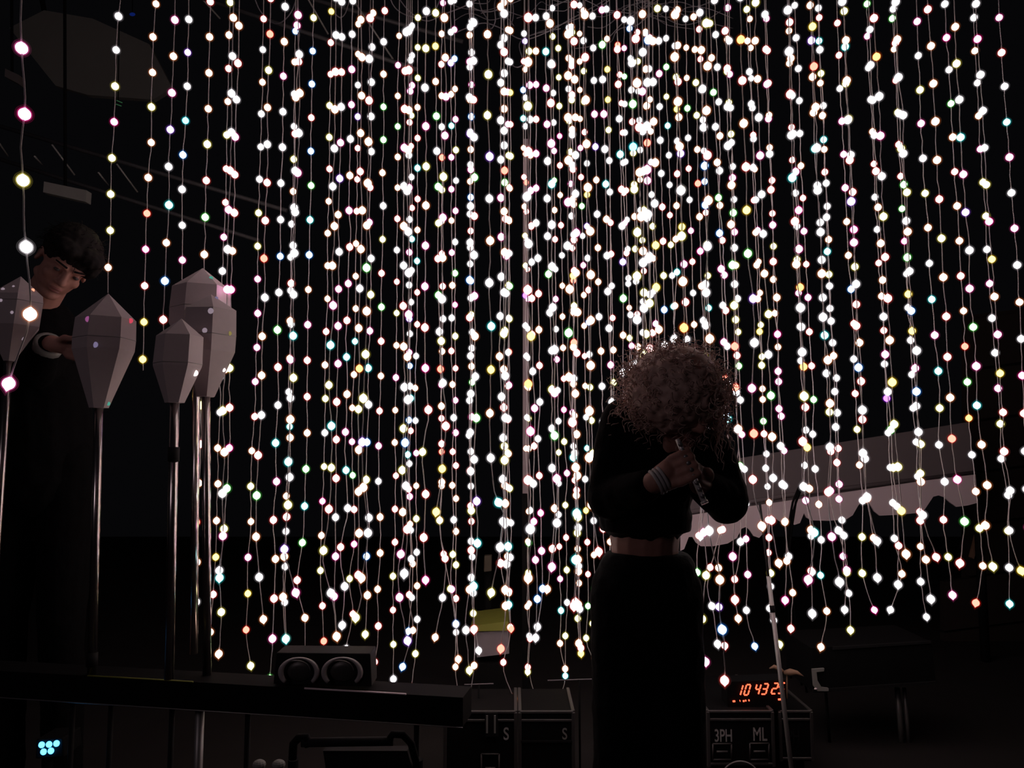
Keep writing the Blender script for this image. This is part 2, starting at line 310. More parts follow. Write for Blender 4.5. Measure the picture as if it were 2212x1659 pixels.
14|57|1257|1755@57 1758@144 1761@234 1767@410 1773@506 1779@692 1790@787 1794@882 1793@976 1789@1071 1799@1170 1814@1257|YRowwwowoowrmw
16|11|1232|1750@11 1756@169 1761@327 1767@416 1773@491 1778@657 1786@822 1793@911 1796@997 1794@1084 1817@1167 1830@1232|ovoocwwwwcwyrmwm
19|19|1361|1767@19 1769@90 1778@236 1781@369 1787@437 1791@575 1796@714 1804@784 1808@855 1810@927 1810@996 1815@1074 1821@1147 1823@1219 1835@1291 1837@1361|wcywcrwoywwwwrmwmwy
18|37|1317|1770@37 1772@170 1784@384 1787@534 1791@608 1800@761 1804@839 1805@916 1807@1000 1812@1074 1821@1150 1830@1232 1824@1317|rwooowwcwwowwrmwyw
18|50|1318|1809@50 1815@190 1823@335 1826@407 1833@554 1844@702 1845@779 1852@931 1856@1008 1863@1085 1861@1165 1863@1240 1878@1290 1889@1318|rrwmmmoobrwryowyyM
14|4|1168|1819@4 1826@87 1831@262 1840@437 1845@527 1850@616 1851@709 1854@802 1862@891 1865@985 1874@1076 1894@1168|woowrvmwrbwwwwor
16|25|1249|1823@25 1828@181 1837@337 1841@417 1845@500 1846@581 1856@746 1860@829 1864@914 1869@1000 1872@1082 1888@1165 1896@1249|ycyywrMyrorrwooww
19|9|1317|1872@9 1877@146 1885@285 1891@428 1899@573 1910@719 1910@792 1916@868 1919@944 1924@1018 1929@1096 1932@1172 1948@1240 1924@1317|gmwworwwrorwVwwwwowY
14|39|1197|1888@39 1893@124 1899@209 1905@381 1913@558 1922@736 1926@826 1933@920 1941@1012 1948@1107 1957@1197|rOwmwyrroYyyYo
16|65|1263|1878@65 1885@216 1893@372 1898@451 1906@609 1912@770 1919@852 1926@934 1930@1016 1939@1099 1941@1184 1941@1263|wwwwrooowmwgywrw
15|5|1204|1935@5 1941@170 1950@252 1952@336 1958@420 1966@592 1968@679 1980@766 1981@853 1984@943 1988@1034 1996@1126 2022@1204|wowwwyowbwbwywrw
17|19|1294|1930@19 1938@170 1946@320 1951@398 1958@477 1963@635 1971@715 1976@794 1980@876 1988@959 1989@1042 1989@1125 1999@1209 2010@1294|wrwwygwgYYmwyorowo
19|39|1333|1928@39 1934@174 1942@312 1949@452 1955@556 1962@665 1970@811 1972@884 1979@959 1983@1034 1986@1109 1989@1186 1990@1261 2001@1333|goryrrgMwwwwwwwrow
17|47|1286|1981@47 1988@193 1990@267 1999@419 2008@570 2019@724 2031@882 2028@962 2040@1042 2037@1123 2048@1204 2057@1286|mwymwyowcmcywwrym
15|19|1217|2005@19 2016@180 2025@348 2035@516 2043@689 2048@775 2054@862 2058@951 2068@1041 2084@1127 2075@1217|rooooryorroRMgrw
18|9|1303|2041@9 2045@80 2053@224 2061@372 2072@521 2081@672 2089@827 2092@905 2101@984 2109@1062 2116@1142 2123@1222 2109@1303|wMwgorooroRgOwoyoR
15|59|1223|2063@59 2071@218 2080@379 2094@542 2096@626 2108@792 2110@879 2120@963 2131@1050 2130@1135 2145@1223|oywcmvwmgmcoooyo|m
18|39|1305|2103@39 2111@180 2119@322 2129@467 2131@540 2143@689 2149@764 2157@839 2162@916 2162@994 2178@1069 2176@1152 2179@1225 2181@1305|wowomyywmwwmywwywc
16|7|1233|2109@7 2113@84 2123@242 2132@401 2144@564 2156@729 2162@814 2166@897 2169@981 2183@1066 2180@1144 2206@1233|wMwwwyMYomYrrwwY
15|38|1140|2159@38 2170@191 2181@346 2191@506 2204@665 2206@748 2210@826 2216@980 2220@1140|mrwcmwmwowMrwwm
"""

# ---------------------------------------------------------------- the setting
bm = nb(); box(bm, (0, 4, -0.05), (16, 14, 0.1)); tag(obj('floor', bm, mat('dark_ground', (.022,.020,.020), .9, scale=6)), kind='structure')
bm = nb()
for k in range(9):                      # slanted cladding boards
    y0 = 690+k*112; sl = -0.13
    q = [(2095+max(0, -k*4), y0), (2420, y0+sl*325), (2420, y0+sl*325+106), (2095, y0+106)]
    if k > 4: q = [(2040, y0+7), (2420, y0+sl*325), (2420, y0+sl*325+106), (2040, y0+113)]
    slab(bm, [q[3], q[2], q[1], q[0]], 5.0, 0.05)
slab(bm, [(2036, 2100), (2430, 2050), (2430, 640), (2100, 680), (2100, 1240)], 5.052, 0.12)
tag(obj('wall_right', bm, M['wood']), kind='structure')

# ---------------------------------------------------------------- strings of glowing bulbs
SP = 0.13
PAL = {'w': ((4.9,4.7,4.9), 'white', (.62,.58,.60)), 'o': ((5.2,3.5,2.7), 'warm peach', (1.,.45,.22)), 'y': ((4.6,4.3,2.2), 'cream yellow', (.85,.75,.22)),
       'r': ((5.4,2.6,2.5), 'salmon', (1.,.22,.20)), 'm': ((5.0,2.2,3.8), 'pink', (1.,.22,.55)), 'v': ((3.4,2.5,4.9), 'lilac', (.6,.3,1.)),
       'b': ((2.4,3.6,5.2), 'ice blue', (.15,.45,1.)), 'c': ((2.0,4.4,4.5), 'pale cyan', (.12,.75,.75)), 'g': ((2.6,4.5,2.4), 'pale green', (.25,.8,.22)),
       'O': ((4.0,1.6,.42), 'orange', (1.,.3,.06)), 'Y': ((3.4,2.5,.62), 'amber yellow', (.9,.65,.08)), 'R': ((3.4,.72,.5), 'red', (1.,.10,.06)),
       'M': ((4.6,1.05,2.6), 'magenta', (1.,.08,.40)), 'V': ((1.5,.5,2.4), 'violet', (.5,.1,.9)), 'C': ((.8,3.4,3.8), 'turquoise', (.05,.7,.8))}
RC, RJ, RO = 0.0112, 0.0136, 0.0172  # bulb core, then the glowing shells that imitate its halo
def lamp_mesh(k, end):
    bm = nb()
    def prof(r, neck):
        p = []
        for i in range(13):
            t = PI*i/12; z = -math.cos(t)*r; x = math.sin(t)*r
            p.append((x, z))
        p[0] = (0, -r*(1.42 if end else 1.16)*1.0); p[1] = (r*0.22, -r*1.06 if not end else -r*1.16); p[2] = (r*.50, -r*.88)
        p[-1] = (0, r*1.26); p[-2] = (r*0.20, r*1.12); p[-3] = (r*.48, r*.90)
        return p
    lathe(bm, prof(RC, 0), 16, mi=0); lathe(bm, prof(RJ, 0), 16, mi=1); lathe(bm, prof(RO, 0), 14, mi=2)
    me = bpy.data.meshes.new('bulb'); bm.to_mesh(me); bm.free()
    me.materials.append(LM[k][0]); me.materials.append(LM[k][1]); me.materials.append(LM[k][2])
    return me
LM = {k: (glow('diode_'+v[1].replace(' ', '_'), v[0]), jacket('inner_halo_'+v[1].replace(' ', '_'), v[2], .13), jacket('outer_halo_'+v[1].replace(' ', '_'), v[2], .015)) for k, v in PAL.items()}
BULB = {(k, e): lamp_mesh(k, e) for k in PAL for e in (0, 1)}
ORD = ['first','second','third','fourth','fifth','sixth','seventh','eighth','ninth','tenth','eleventh','twelfth','thirteenth','fourteenth',
       'fifteenth','sixteenth','seventeenth','eighteenth','nineteenth','twentieth','twenty-first','twenty-second','twenty-third','twenty-fourth',
       'twenty-fifth','twenty-sixth','twenty-seventh','twenty-eighth','twenty-ninth','thirtieth']
ZONES = [(330, 'left of the clustered white lanterns'), (520, 'beside the clustered white lanterns'),
         (597, 'between lantern cluster and round lamps'), (810, 'above the pair of round lamps'),
         (1000, 'just right of the round lamps'), (1125, 'over the box with yellow-green lid'),
         (1270, 'left of the curly-haired person'), (1500, 'behind the curly-haired person'), (1640, 'behind the curly person\'s right elbow'),
         (1740, 'around the leaning metal pole'), (1900, 'above the long case\'s left half'),
         (2060, 'above the long case\'s right half'), (9999, 'before the dark boarded wall')]
rnd = random.Random(11)
S = []
for line in STRINGS.strip().split('\n'):
    f = line.split('|'); n = int(f[0]); y0, y1 = float(f[1]), float(f[2])
    if n == 2: continue                                  # folded into the string above it
    if n == 20 and y0 == 77: n, y1 = 21, 1466.0
    if n == 19 and y0 == 1030: n = 7
    cp = []
    for t in f[3].split():
        a, b = t.split('@'); cp.append((float(b), float(a)))
    cp.sort()
    cc = ''.join({'P': 'M', 'B': 'b', 'Z': 'w'}.get(c, c) for c in f[4])
    cc = (cc+'.'*n)[:n]
    tl = float(f[5]) if len(f) > 5 and f[5].isdigit() and float(f[5]) < 100 else 0
    S.append([n, y0, y1, cp, cc, tl])
def xat(cp, y):
    if y <= cp[0][0]:
        (ya, xa), (yb, xb) = cp[0], cp[min(2, len(cp)-1)]
        s = max(-.05, min(.05, (xb-xa)/(yb-ya)*0.6 if yb > ya else 0)); return xa+(y-ya)*s
    for i in range(len(cp)-1):
        if y <= cp[i+1][0]:
            a, b = cp[i], cp[i+1]
            p0 = cp[max(0, i-1)]; p3 = cp[min(len(cp)-1, i+2)]
            h = b[0]-a[0]
            if h < 1e-6: return b[1]
            t = (y-a[0])/h
            m0 = (b[1]-p0[1])/max(1e-6, b[0]-p0[0])*h; m1 = (p3[1]-a[1])/max(1e-6, p3[0]-a[0])*h
            t2, t3 = t*t, t*t*t
            return (2*t3-3*t2+1)*a[1]+(t3-2*t2+t)*m0+(-2*t3+3*t2)*b[1]+(t3-t2)*m1
    return cp[-1][1]
zone_count = {}
S.sort(key=lambda s: s[3][-1][1])
GRID_Z = 3.46
tops = []
for n, y0, y1, cp, cs, tail in S:
    t0 = math.tan(TH+math.atan((H_/2-y0)/F_)); t1 = math.tan(TH+math.atan((H_/2-y1)/F_))
    D = SP*(n-1)/(t0-t1)
    h0 = D*t0
    ywob = [rnd.uniform(-.004, .004) for _ in range(n+3)]
    def at(h, k=0.0):
        phi = math.atan(h/D)-TH; y = H_/2-F_*math.tan(phi)
        x = xat(cp, y)
        return Vector(((x-W_/2)/F_*(D*math.cos(TH)+h*math.sin(TH)), D+k, CAMZ+h))
    beads = []
    for i in range(n):
        c = at(h0-SP*i+rnd.uniform(-.0012, .0012), ywob[i]); beads.append(c)
    # label
    xe = xat(cp, y1); zi = next(i for i, z in enumerate(ZONES) if xe < z[0]); zone_count[zi] = zone_count.get(zi, 0)+1
    cs = ''.join(c if c != '.' else rnd.choices('worymcgbv', (34, 24, 10, 11, 10, 3, 4, 2, 2))[0] for c in cs)
    big = ' large bulbs' if n == 6 else ''
    endc = PAL[cs[-1]][1]
    lab = '%s light string from left %s, %s end bulb' % (ORD[zone_count[zi]-1], ZONES[zi][1], endc)
    if n == 6: lab = 'nearest light string with the biggest bulbs, hanging at far left over a lantern'
    root = empty('light_string', Vector((beads[0].x, D, GRID_Z)), lab, 'string lights', 'hanging strings of coloured bulbs')
    RL = Vector(root.location)
    # cord
    pts = []
    htop = GRID_Z-CAMZ
    k0 = int((htop-h0)/0.06)+1
    for k in range(k0, 0, -1): pts.append(at(h0+(htop-h0)*k/k0) if k < k0 else Vector((at(htop).x, D, GRID_Z)))
    off = Vector((rnd.choice((-1, 1))*0.001, -0.003, 0))
    for i in range(n):
        pts.append(beads[i])
        if i < n-1:
            for q in (.25, .5, .75):
                b = at((beads[i].z*(1-q)+beads[i+1].z*q)-CAMZ, ywob[i]*(1-q)+ywob[i+1]*q)
                pts.append(b+Vector((rnd.uniform(-.0016, .0016), rnd.uniform(-.003, .003), 0)))
    if tail:
        for q in (.33, .66, 1): pts.append(at(beads[-1].z-CAMZ-tail*q/F_*D))
    tops.append(pts[0])
    bm = nb(); tube(bm, [p-RL for p in pts], 0.00165, 5)
    me = bpy.data.meshes.new('cord'); bm.to_mesh(me); bm.free(); me.materials.append(M['cord'])
    c = bpy.data.objects.new('cord', me); COL.objects.link(c); c.parent = root
    for i in range(n):
        k = cs[i]; d = (pts[min(len(pts)-1, k0+4*i+1)]-pts[max(0, k0+4*i-1)])
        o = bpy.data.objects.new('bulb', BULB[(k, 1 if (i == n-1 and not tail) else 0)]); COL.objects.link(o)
        o.parent = root; o.location = beads[i]-RL
        if i == n-1 and n > 1: d = beads[i]-beads[i-1]; d = d if d.length else Vector((0,0,-1))
        o.rotation_euler = (-d).to_track_quat('Z', 'Y').to_euler()
        s = rnd.uniform(.95, 1.05); o.scale = (s, s, s)
        if k in 'ORYMVC': o['label'] = PAL[k][1]+' bulb'

# the wire grid they hang from (above the frame)
bm = nb()
for i in range(26): tube(bm, [(-2.6+i*.2, 1.2, GRID_Z+.006), (-2.6+i*.2, 3.5, GRID_Z+.006)], .004, 5)
for j in range(13): tube(bm, [(-2.6, 1.2+j*.19, GRID_Z+.012), (2.5, 1.2+j*.19, GRID_Z+.012)], .004, 5)
for x in (-2.6, 2.4):
    for y in (1.2, 3.48): tube(bm, [(x, y, GRID_Z), (x, y, 4.6)], .006, 5)
tag(obj('wire_grid', bm, M['cable']), 'thin wire grid overhead that carries all the light strings', 'grid')

# ---------------------------------------------------------------- white faceted lanterns on poles
def lantern(cx, ya, ysh, ym, ytp, yb, R, rb, D, rot, lab, ybase, xb=None, lean=0.0, spots=(), collar=None, plight=1.0):
    top = P(cx, ya, D); px = (D*math.cos(TH))/F_
    z = lambda y: P(cx, y, D).z
    base = P(xb if xb is not None else cx, ybase, D)
    root = empty('faceted_lantern', base, lab, 'lantern', 'white faceted lanterns on metal poles')
    T = Matrix.Translation(Vector((top.x, top.y, 0))) @ Matrix.Rotation(rot, 4, 'Z')
    bm = nb(); prof = [(0.0, z(ya)), (R*px*.96, z(ysh)), (R*px, z(ym)), (R*px*.985, z(ytp)), (rb*px, z(yb)), (0, z(yb)-.002)]
    lathe(bm, prof, 6, T, smooth=False)
    zt = z(ya); zb = z(yb); L = lean*px
    for v in bm.verts: v.co.x += L*(v.co.z-zt)/(zb-zt)
    shade = obj('shade', bm, M['paper'], root)
    # seam folds between panels
    bm = nb()
    for r_, zz in ((R*px*1.0, z(ym)),):
        ring = [T@Vector((r_*1.004*math.cos(PI*k/3), r_*1.004*math.sin(PI*k/3), zz)) for k in range(7)]
        for p in ring: p.x += L*(p.z-zt)/(zb-zt)
        tube(bm, ring, .0009, 4)
    obj('seam', bm, M['grey'], shade)
    bm = nb(); b0 = Vector((top.x+L, D, z(yb)+.01))
    tube(bm, [b0, base], 0.0125, 14)
    obj('pole', bm, M['chrome'], root)
    if collar:
        q = (z(collar)-base.z)/(b0.z-base.z); c = base.lerp(b0, q)
        bm = nb(); tube(bm, [c+Vector((0,0,.02)), c-Vector((0,0,.02))], .0155, 14); obj('clamp', bm, M['dark'], root)
    for (sx, sy, k, ss) in spots:
        # pin lights poking through small holes: ride on the panel facing the viewer
        dz = z(sy); q = (dz-zt)/(zb-zt)
        # radius at that height
        r = 0
        for (r0, z0), (r1, z1) in zip(prof[:-1], prof[1:]):
            if z1 <= dz <= z0: r = r0+(r1-r0)*(z0-dz)/(z0-z1)
        wx = P(sx, sy, D-r*.8).x; dx = max(-r*.9, min(r*.9, wx-(top.x+L*q)))
        # hexagon surface depth at offset dx
        best = 0
        c6 = [Vector((r*math.cos(PI*j/3+rot), r*math.sin(PI*j/3+rot))) for j in range(6)]
        for j in range(6):
            a, b = c6[j], c6[(j+1) % 6]
            if (a.x-dx)*(b.x-dx) <= 0 and abs(a.x-b.x) > 1e-6:
                yy = a.y+(b.y-a.y)*(dx-a.x)/(b.x-a.x)
                best = min(best, yy)
        bm = nb(); ball(bm, (top.x+L*q+dx, D+best, dz), (ss, .0025, ss), seg=10, rings=6)
        g = SPOT[k]
        obj('pin_light', bm, g, shade)
    return root
SPOT = {'w': glow('pin_pale', (.26,.20,.24)), 'W': glow('pin_white', (2.4,2.0,1.9)), 'm': glow('pin_pink', (.26,.07,.20)),
        'r': glow('pin_red', (.62,.06,.10)), 'g': glow('pin_green', (.07,.33,.25)), 'v': glow('pin_lilac', (.17,.14,.24)), 'y': glow('pin_gold', (.24,.19,.06)),
        'O': glow('pin_peach', (1.5,.5,.3))}
lantern(45, 597, 641, 655, 706, 780, 56, 11, 2.36, .05, 'white faceted lantern at the photo\'s left edge, nearest the leaning person', 1447, xb=-26, lean=-16,
        spots=((8, 633, 'w', .006), (30, 625, 'w', .004), (4, 658, 'w', .005), (27, 683, 'w', .005), (74, 628, 'O', .006), (37, 733, 'w', .006)))
lantern(234, 634, 690, 733, 757, 881, 62, 19, 2.31, 0.47, 'lone white faceted lantern with pink and red pin lights, touched by a hand', 1457, xb=198, lean=-9,
        spots=((195, 699, 'm', .009), (271, 693, 'r', .008), (208, 752, 'v', .009), (240, 872, 'g', .006)), collar=1424)
lantern(392, 688, 727, 786, 792, 870, 50, 20, 2.18, 0.30, 'shortest white faceted lantern, front left of the cluster of three', 1467, xb=365, lean=-8,
        spots=((419, 806, 'W', .009),), collar=981)
lantern(456, 636, 672, 727, 762, 857, 61, 20, 2.31, -0.05, 'white faceted lantern at front right of the cluster of three', 1458, xb=447, lean=-4,
        spots=((457, 681, 'w', .009), (444, 722, 'w', .008), (484, 723, 'y', .007), (491, 800, 'W', .006), (475, 645, 'v', .006)))
lantern(438, 579, 622, 668, 700, 790, 62, 20, 2.47, 0.40, 'tallest white faceted lantern, at the back of the cluster of three', 1412, xb=418, lean=-6,
        spots=((453, 606, 'g', .007),))

# ---------------------------------------------------------------- long rail with the lamp box on it
A = P(190, 1460, 2.30); B = P(1000, 1507, 2.105); dr = (B-A).normalized(); A0 = A-dr*0.42
perp = Vector((-dr.y, dr.x, 0)); perp = perp if perp.y > 0 else -perp
root = empty('stage_rail', Vector((A.x, A.y, 0)), 'long low black stage rail under the lanterns, left half of the photo', 'rail')
bm = nb(); a, b = A0, B
hexa(bm, [a-Vector((0,0,.075)), b-Vector((0,0,.075)), b, a, a+perp*.1-Vector((0,0,.075)), b+perp*.1-Vector((0,0,.075)), b+perp*.1, a+perp*.1])
obj('beam', bm, M['black'], root)
bm = nb(); tube(bm, [A+Vector((0,-.002,.001)), A.lerp(B, .30)+Vector((0,-.002,.001))], .0022, 6); obj('edge_strip', bm, M['yellow'], root)
bm = nb(); tube(bm, [A.lerp(B, .6)+Vector((0,-.002,.001)), A.lerp(B, .86)+Vector((0,-.002,.001))], .0026, 6); obj('edge_strip', bm, M['canvas'], root)
bm = nb(); tube(bm, [A0-Vector((0,.003,.076)), B-Vector((0,.003,.076))], .0016, 6); obj('lower_edge', bm, M['steel'], root)
for x in (100, 196, 345, 411, 524, 900):
    t = (P(x, 1580, 2.25).x-A0.x)/(B.x-A0.x); p = A0.lerp(B, t)+perp*.05
    bm = nb(); tube(bm, [(p.x, p.y, A.z-.08), (p.x, p.y, 0.0)], .013 if x == 411 else .008, 10); obj('leg', bm, M['steel'] if x == 411 else M['dark'], root)

root = empty('twin_lamp_box', P(700, 1483, 2.2), 'black box with two round unlit stage lamps, standing on the rail', 'stage light')
bm = nb(); q = [(590, 1478), (803, 1484), (800, 1412), (597, 1410)]
Zr = lambda x: 2.30+(x-190)/810*(-.195)
f = [P(x, y, Zr(x)+.005) for x, y in q]
hexa(bm, f+[p+Vector((0, .085, 0)) for p in f]); bevel(bm, .003); obj('housing', bm, M['dark'], root)
for cx in (648, 741):
    D = Zr(cx); c = P(cx, 1450, D)
    T = Matrix.Translation(c) @ Matrix.Rotation(PI/2, 4, 'X') @ Matrix.Diagonal((1, .76, 1, 1))
    R = .050; bm = nb()
    ts = [math.radians(a) for a in range(-42, 223, 8)]
    tube(bm, [T@Vector((R*math.cos(t), R*math.sin(t), .010)) for t in ts], [.0028+.0048*abs(math.cos(t))**2 for t in ts], 8)
    bz = obj('bezel', bm, M['bright'], root)
    bm = nb(); tube(bm, [T@Vector((-.008+R*.78*math.cos(t), R*.80*math.sin(t), .006)) for t in ts[6:30]], .0014, 6)
    obj('inner_ring', bm, M['steel'], bz)
    bm = nb(); lathe(bm, [(0, .006), (R*.4, .005), (R*.66, .002), (R*.7, 0)], 32, T); obj('reflector', bm, mat('dim_reflector', (.06,.055,.055), .4, .3), bz)

# blue lamp
root = empty('blue_led_lamp', P(106, 1640, 2.5), 'small stage lamp with five glowing blue diodes under the rail', 'stage light')
bm = nb(); slab(bm, [(76, 1640), (138, 1636), (136, 1594), (78, 1597)], 2.45, .10); bevel(bm, .004); obj('housing', bm, M['black'], root)
for x, y in ((90, 1609), (106, 1608), (122, 1606), (94, 1624), (110, 1622)):
    bm = nb(); ball(bm, P(x, y, 2.445), (.0095, .006, .0095)); obj('diode', bm, glow('blue_diode', (.35, 2.6, 6.0)), root)
bm = nb(); p = P(106, 1640, 2.5); tube(bm, [p, (p.x, p.y, 0)], .012, 8); obj('stand', bm, M['black'], root)

# cart with a pipe handle in the foreground
root = empty('cart', Vector((P(760, 1600, 1.75).x, 1.8, 0)), 'black cart with thick horizontal pipe handle at bottom centre left', 'cart')
bm = nb(); tube(bm, [P(652, 1604, 1.72), P(850, 1601, 1.72)], .0095, 16); obj('handle', bm, M['dark'], root)
bm = nb(); tube(bm, [P(632, 1640, 1.74), P(634, 1606, 1.74), P(645, 1594, 1.73), P(662, 1593, 1.72), P(667, 1612, 1.72)], .009, 10); obj('elbow', bm, M['black'], root)
bm = nb(); tube(bm, [P(840, 1600, 1.72), P(848, 1586, 1.72), P(870, 1587, 1.72), P(888, 1606, 1.74), P(905, 1670, 1.76)], .008, 10); obj('elbow', bm, M['black'], root)
bm = nb(); slab(bm, [(712, 1720), (905, 1720), (880, 1622), (698, 1622)], 1.75, .03); obj('panel', bm, M['dark'], root)
for x in (634, 903):
    bm = nb(); p = P(x, 1640, 1.76); tube(bm, [p, (p.x, 1.80, .0)], .012, 8); obj('leg', bm, M['black'], root)
for x in (560, 602):
    p = P(x, 1652, 1.9)
    bm = nb(); ball(bm, p, (.016, .014, .012)); tube(bm, [p, (p.x, p.y, 0)], .005, 6)
    tag(obj('microphone', bm, M['grey']), 'blurred round microphone head at the bottom edge, %s of the pair' % ('left' if x == 560 else 'right'), 'microphone', 'microphones at the bottom edge')

# ---------------------------------------------------------------- road cases with stencilled letters
def letters(txt, x, y, hpx, D, root, name='stencil_text', m='letter', cond=0.75, shear=0.0):
    cu = bpy.data.curves.new(name, 'FONT'); cu.body = txt; cu.size = 1.0; cu.extrude = 0.004; cu.offset = 0.012
    t = bpy.data.objects.new('t', cu); COL.objects.link(t)
    me = bpy.data.meshes.new_from_object(t.evaluated_get(bpy.context.evaluated_depsgraph_get())); bpy.data.objects.remove(t)
    p = P(x, y, D); s = hpx*D/F_/0.70
    me.transform(Matrix.Translation(p) @ Matrix.Rotation(PI/2, 4, 'X') @ Matrix.Diagonal((s*cond, s, s*.3, 1)))
    me.name = name; me.materials.clear()
    return linkmesh(name, me, M[m], root)
def case(x0, x1, yt, D, depth, lab, trims):
    p0, p1 = P(x0, yt, D), P(x1, yt, D)
    w = p1.x-p0.x; zt = p0.z; cx = (p0.x+p1.x)/2
    root = empty('road_case', Vector((cx, D+depth/2, 0)), lab, 'case', 'black road cases with stencilled letters')
    bm = nb(); box(bm, (cx, D+depth/2, (zt+.06)/2), (w, depth, zt-.06)); obj('body', bm, M['black'], root)
    bm = nb()
    e = .012
    for x in (p0.x, p1.x): box(bm, (x, D, (zt+.06)/2), (e, e, zt-.06))
    for zz in (zt, zt-.028, .07): box(bm, (cx, D, zz), (w, e*.8, e*.8))
    for x in (p0.x, p1.x): box(bm, (x, D+depth/2, zt), (e, depth, e))
    bevel(bm, .002, 1); obj('edging', bm, mat('case_edging', (.065, .062, .062), .5, .4), root)
    for x in (p0.x+.03, p1.x-.03):
        for y in (D+.05, D+depth-.05):
            bm = nb(); ball(bm, (x, y, .03), (.014, .03, .03)); obj('caster', bm, M['black'], root)
    return root
def dish(x0, y0, x1, y1, D, root):
    bm = nb()
    for a, b in (((x0, y0), (x1, y0)), ((x1, y0), (x1, y1)), ((x1, y1), (x0, y1)), ((x0, y1), (x0, y0))):
        tube(bm, [P(*a, D), P(*b, D)], .003, 6)
    tube(bm, [P(x0+8, (y0+y1)/2, D-.01), P(x1-8, (y0+y1)/2, D-.01)], .004, 6)
    obj('handle', bm, mat('case_handle', (.07, .065, .065), .5, .4), root)
r = case(962, 1114, 1538, 2.75, .26, 'dark road case with one letter S, left of the two S cases', 0)
letters('S', 1087, 1598, 25, 2.743, r); dish(1040, 1629, 1078, 1690, 2.743, r)
bm = nb(); slab(bm, [(1048, 1591), (1077, 1591), (1075, 1540), (1047, 1540)], 2.735, .006); obj('label_plate', bm, M['dark'], r)
for x in (1052, 1069):
    bm = nb(); slab(bm, [(x-2, 1584), (x+2, 1584), (x+2, 1546), (x-2, 1546)], 2.73, .004); obj('latch', bm, M['grey'], r)
r = case(1123, 1238, 1538, 2.75, .26, 'dark road case with one letter S, right of the two S cases', 0)
letters('S', 1214, 1597, 23, 2.743, r, m='grey')
bm = nb(); slab(bm, [(1125, 1604), (1236, 1604), (1236, 1600), (1125, 1600)], 2.744, .004); obj('divider', bm, M['dark'], r)
r = case(1529, 1668, 1537, 2.9, .45, 'dark road case lettered 3PH and ML under the red digital clock', 0)
letters('3PH', 1543, 1602, 25, 2.893, r, cond=.62); letters('ML', 1626, 1600, 27, 2.893, r, cond=.62)
dish(1540, 1607, 1580, 1641, 2.893, r); dish(1620, 1606, 1661, 1641, 2.893, r)
bm = nb(); c = P(1600, 1690, 2.893); R = 42*2.9/F_
tube(bm, [c+Vector((R*math.cos(t), 0, R*math.sin(t))) for t in [PI*k/24 for k in range(4, 25)]], .0028, 6); obj('ring_mark', bm, M['letter'], r)
r = case(1684, 1752, 1537, 2.95, .40, 'dark road case lettered 3PH, just behind the leaning metal pole', 0)
letters('3PH', 1690, 1603, 25, 2.943, r, m='dark', cond=.60)

# red digital clock on the case
root = empty('digital_clock', P(1636, 1536, 2.95), 'black digital clock with glowing red digits reading 10 43', 'clock')
bm = nb(); slab(bm, [(1572, 1537), (1700, 1534), (1698, 1468), (1570, 1473)], 2.95, .08); obj('housing', bm, M['black'], root)
RED = glow('red_segments', (3.2, .30, .13))
SEG = {'a': ((0,2),(1,2)), 'b': ((1,2),(1,1)), 'c': ((1,1),(1,0)), 'd': ((0,0),(1,0)), 'e': ((0,1),(0,0)), 'f': ((0,2),(0,1)), 'g': ((0,1),(1,1))}
DG = {'0': 'abcdef', '1': 'bc', '2': 'abged', '3': 'abgcd', '4': 'fgbc', '5': 'afgcd'}
for ch, x, w in (('1', 1592, 7), ('0', 1606.5, 9), ('4', 1629, 9), ('3', 1644, 10), ('2', 1665.5, 10), ('5', 1680, 10)):
    yb = 1502-(x-1592)*.048; bm = nb()
    for s in DG[ch]:
        (ax, ay), (bx, by) = SEG[s]
        sh = 3.2
        a = P(x+ax*w+ay*sh, yb-ay*11.2, 2.945); b = P(x+bx*w+by*sh, yb-by*11.2, 2.945)
        m = (b-a)*.10; tube(bm, [a+m, b-m], .0026, 6)
    obj('digit', bm, RED, root)
bm = nb()
for x, y, w in ((1583, 1515, 5), (1598, 1514, 1), (1605, 1514.5, 3), (1610, 1513.5, 2), (1617, 1513, 2), (1681, 1511, 6)):
    tube(bm, [P(x, y, 2.945), P(x+w, y-.3, 2.945)], .0032, 6)
obj('indicator_row', bm, RED, root)

# ---------------------------------------------------------------- right-hand side: pole, long case, awning
root = empty('leaning_pole', P(1712, 1720, 2.72), 'thin grey metal pole leaning beside the red clock', 'pole')
bm = nb(); a, b = P(1641, 1085, 2.8), P(1732, 1850, 2.72)
tube(bm, [a, a.lerp(b, .30)], .0045, 10); obj('inner_tube', bm, M['dark'], root)
bm = nb(); tube(bm, [a.lerp(b, .22), b, ], .0078, 12); obj('outer_tube', bm, M['steel'], root)
bm = nb(); tube(bm, [a.lerp(b, .305), a.lerp(b, .325)], .0095, 12); obj('collar', bm, M['black'], root)
bm = nb()
for k in range(3):
    ang = k*2.1; tube(bm, [b, (b.x+.25*math.cos(ang), b.y+.2*math.sin(ang), 0.02)], .008, 8)
obj('tripod_feet', bm, M['black'], root)
for k, (xa, xb) in enumerate(((1737, 1706), (1731, 1711), (1726, 1703))):
    bm = nb(); tube(bm, [P(xa, 1040+k*6, 4.2-k*.12), P((xa+xb)/2-2, 1085, 4.2-k*.12), P(xb, 1132+k*3, 4.2-k*.12), P(xb-6, 1190, 4.2-k*.12), Vector((P(xb-6, 1190, 4.2).x, 4.2-k*.12, 0))], .006, 6)
    tag(obj('hanging_cable', bm, M['black']), 'black cable crossing the white valance, %s of three' % ('rightmost', 'middle', 'leftmost')[k], 'cable', 'black cables across the valance')

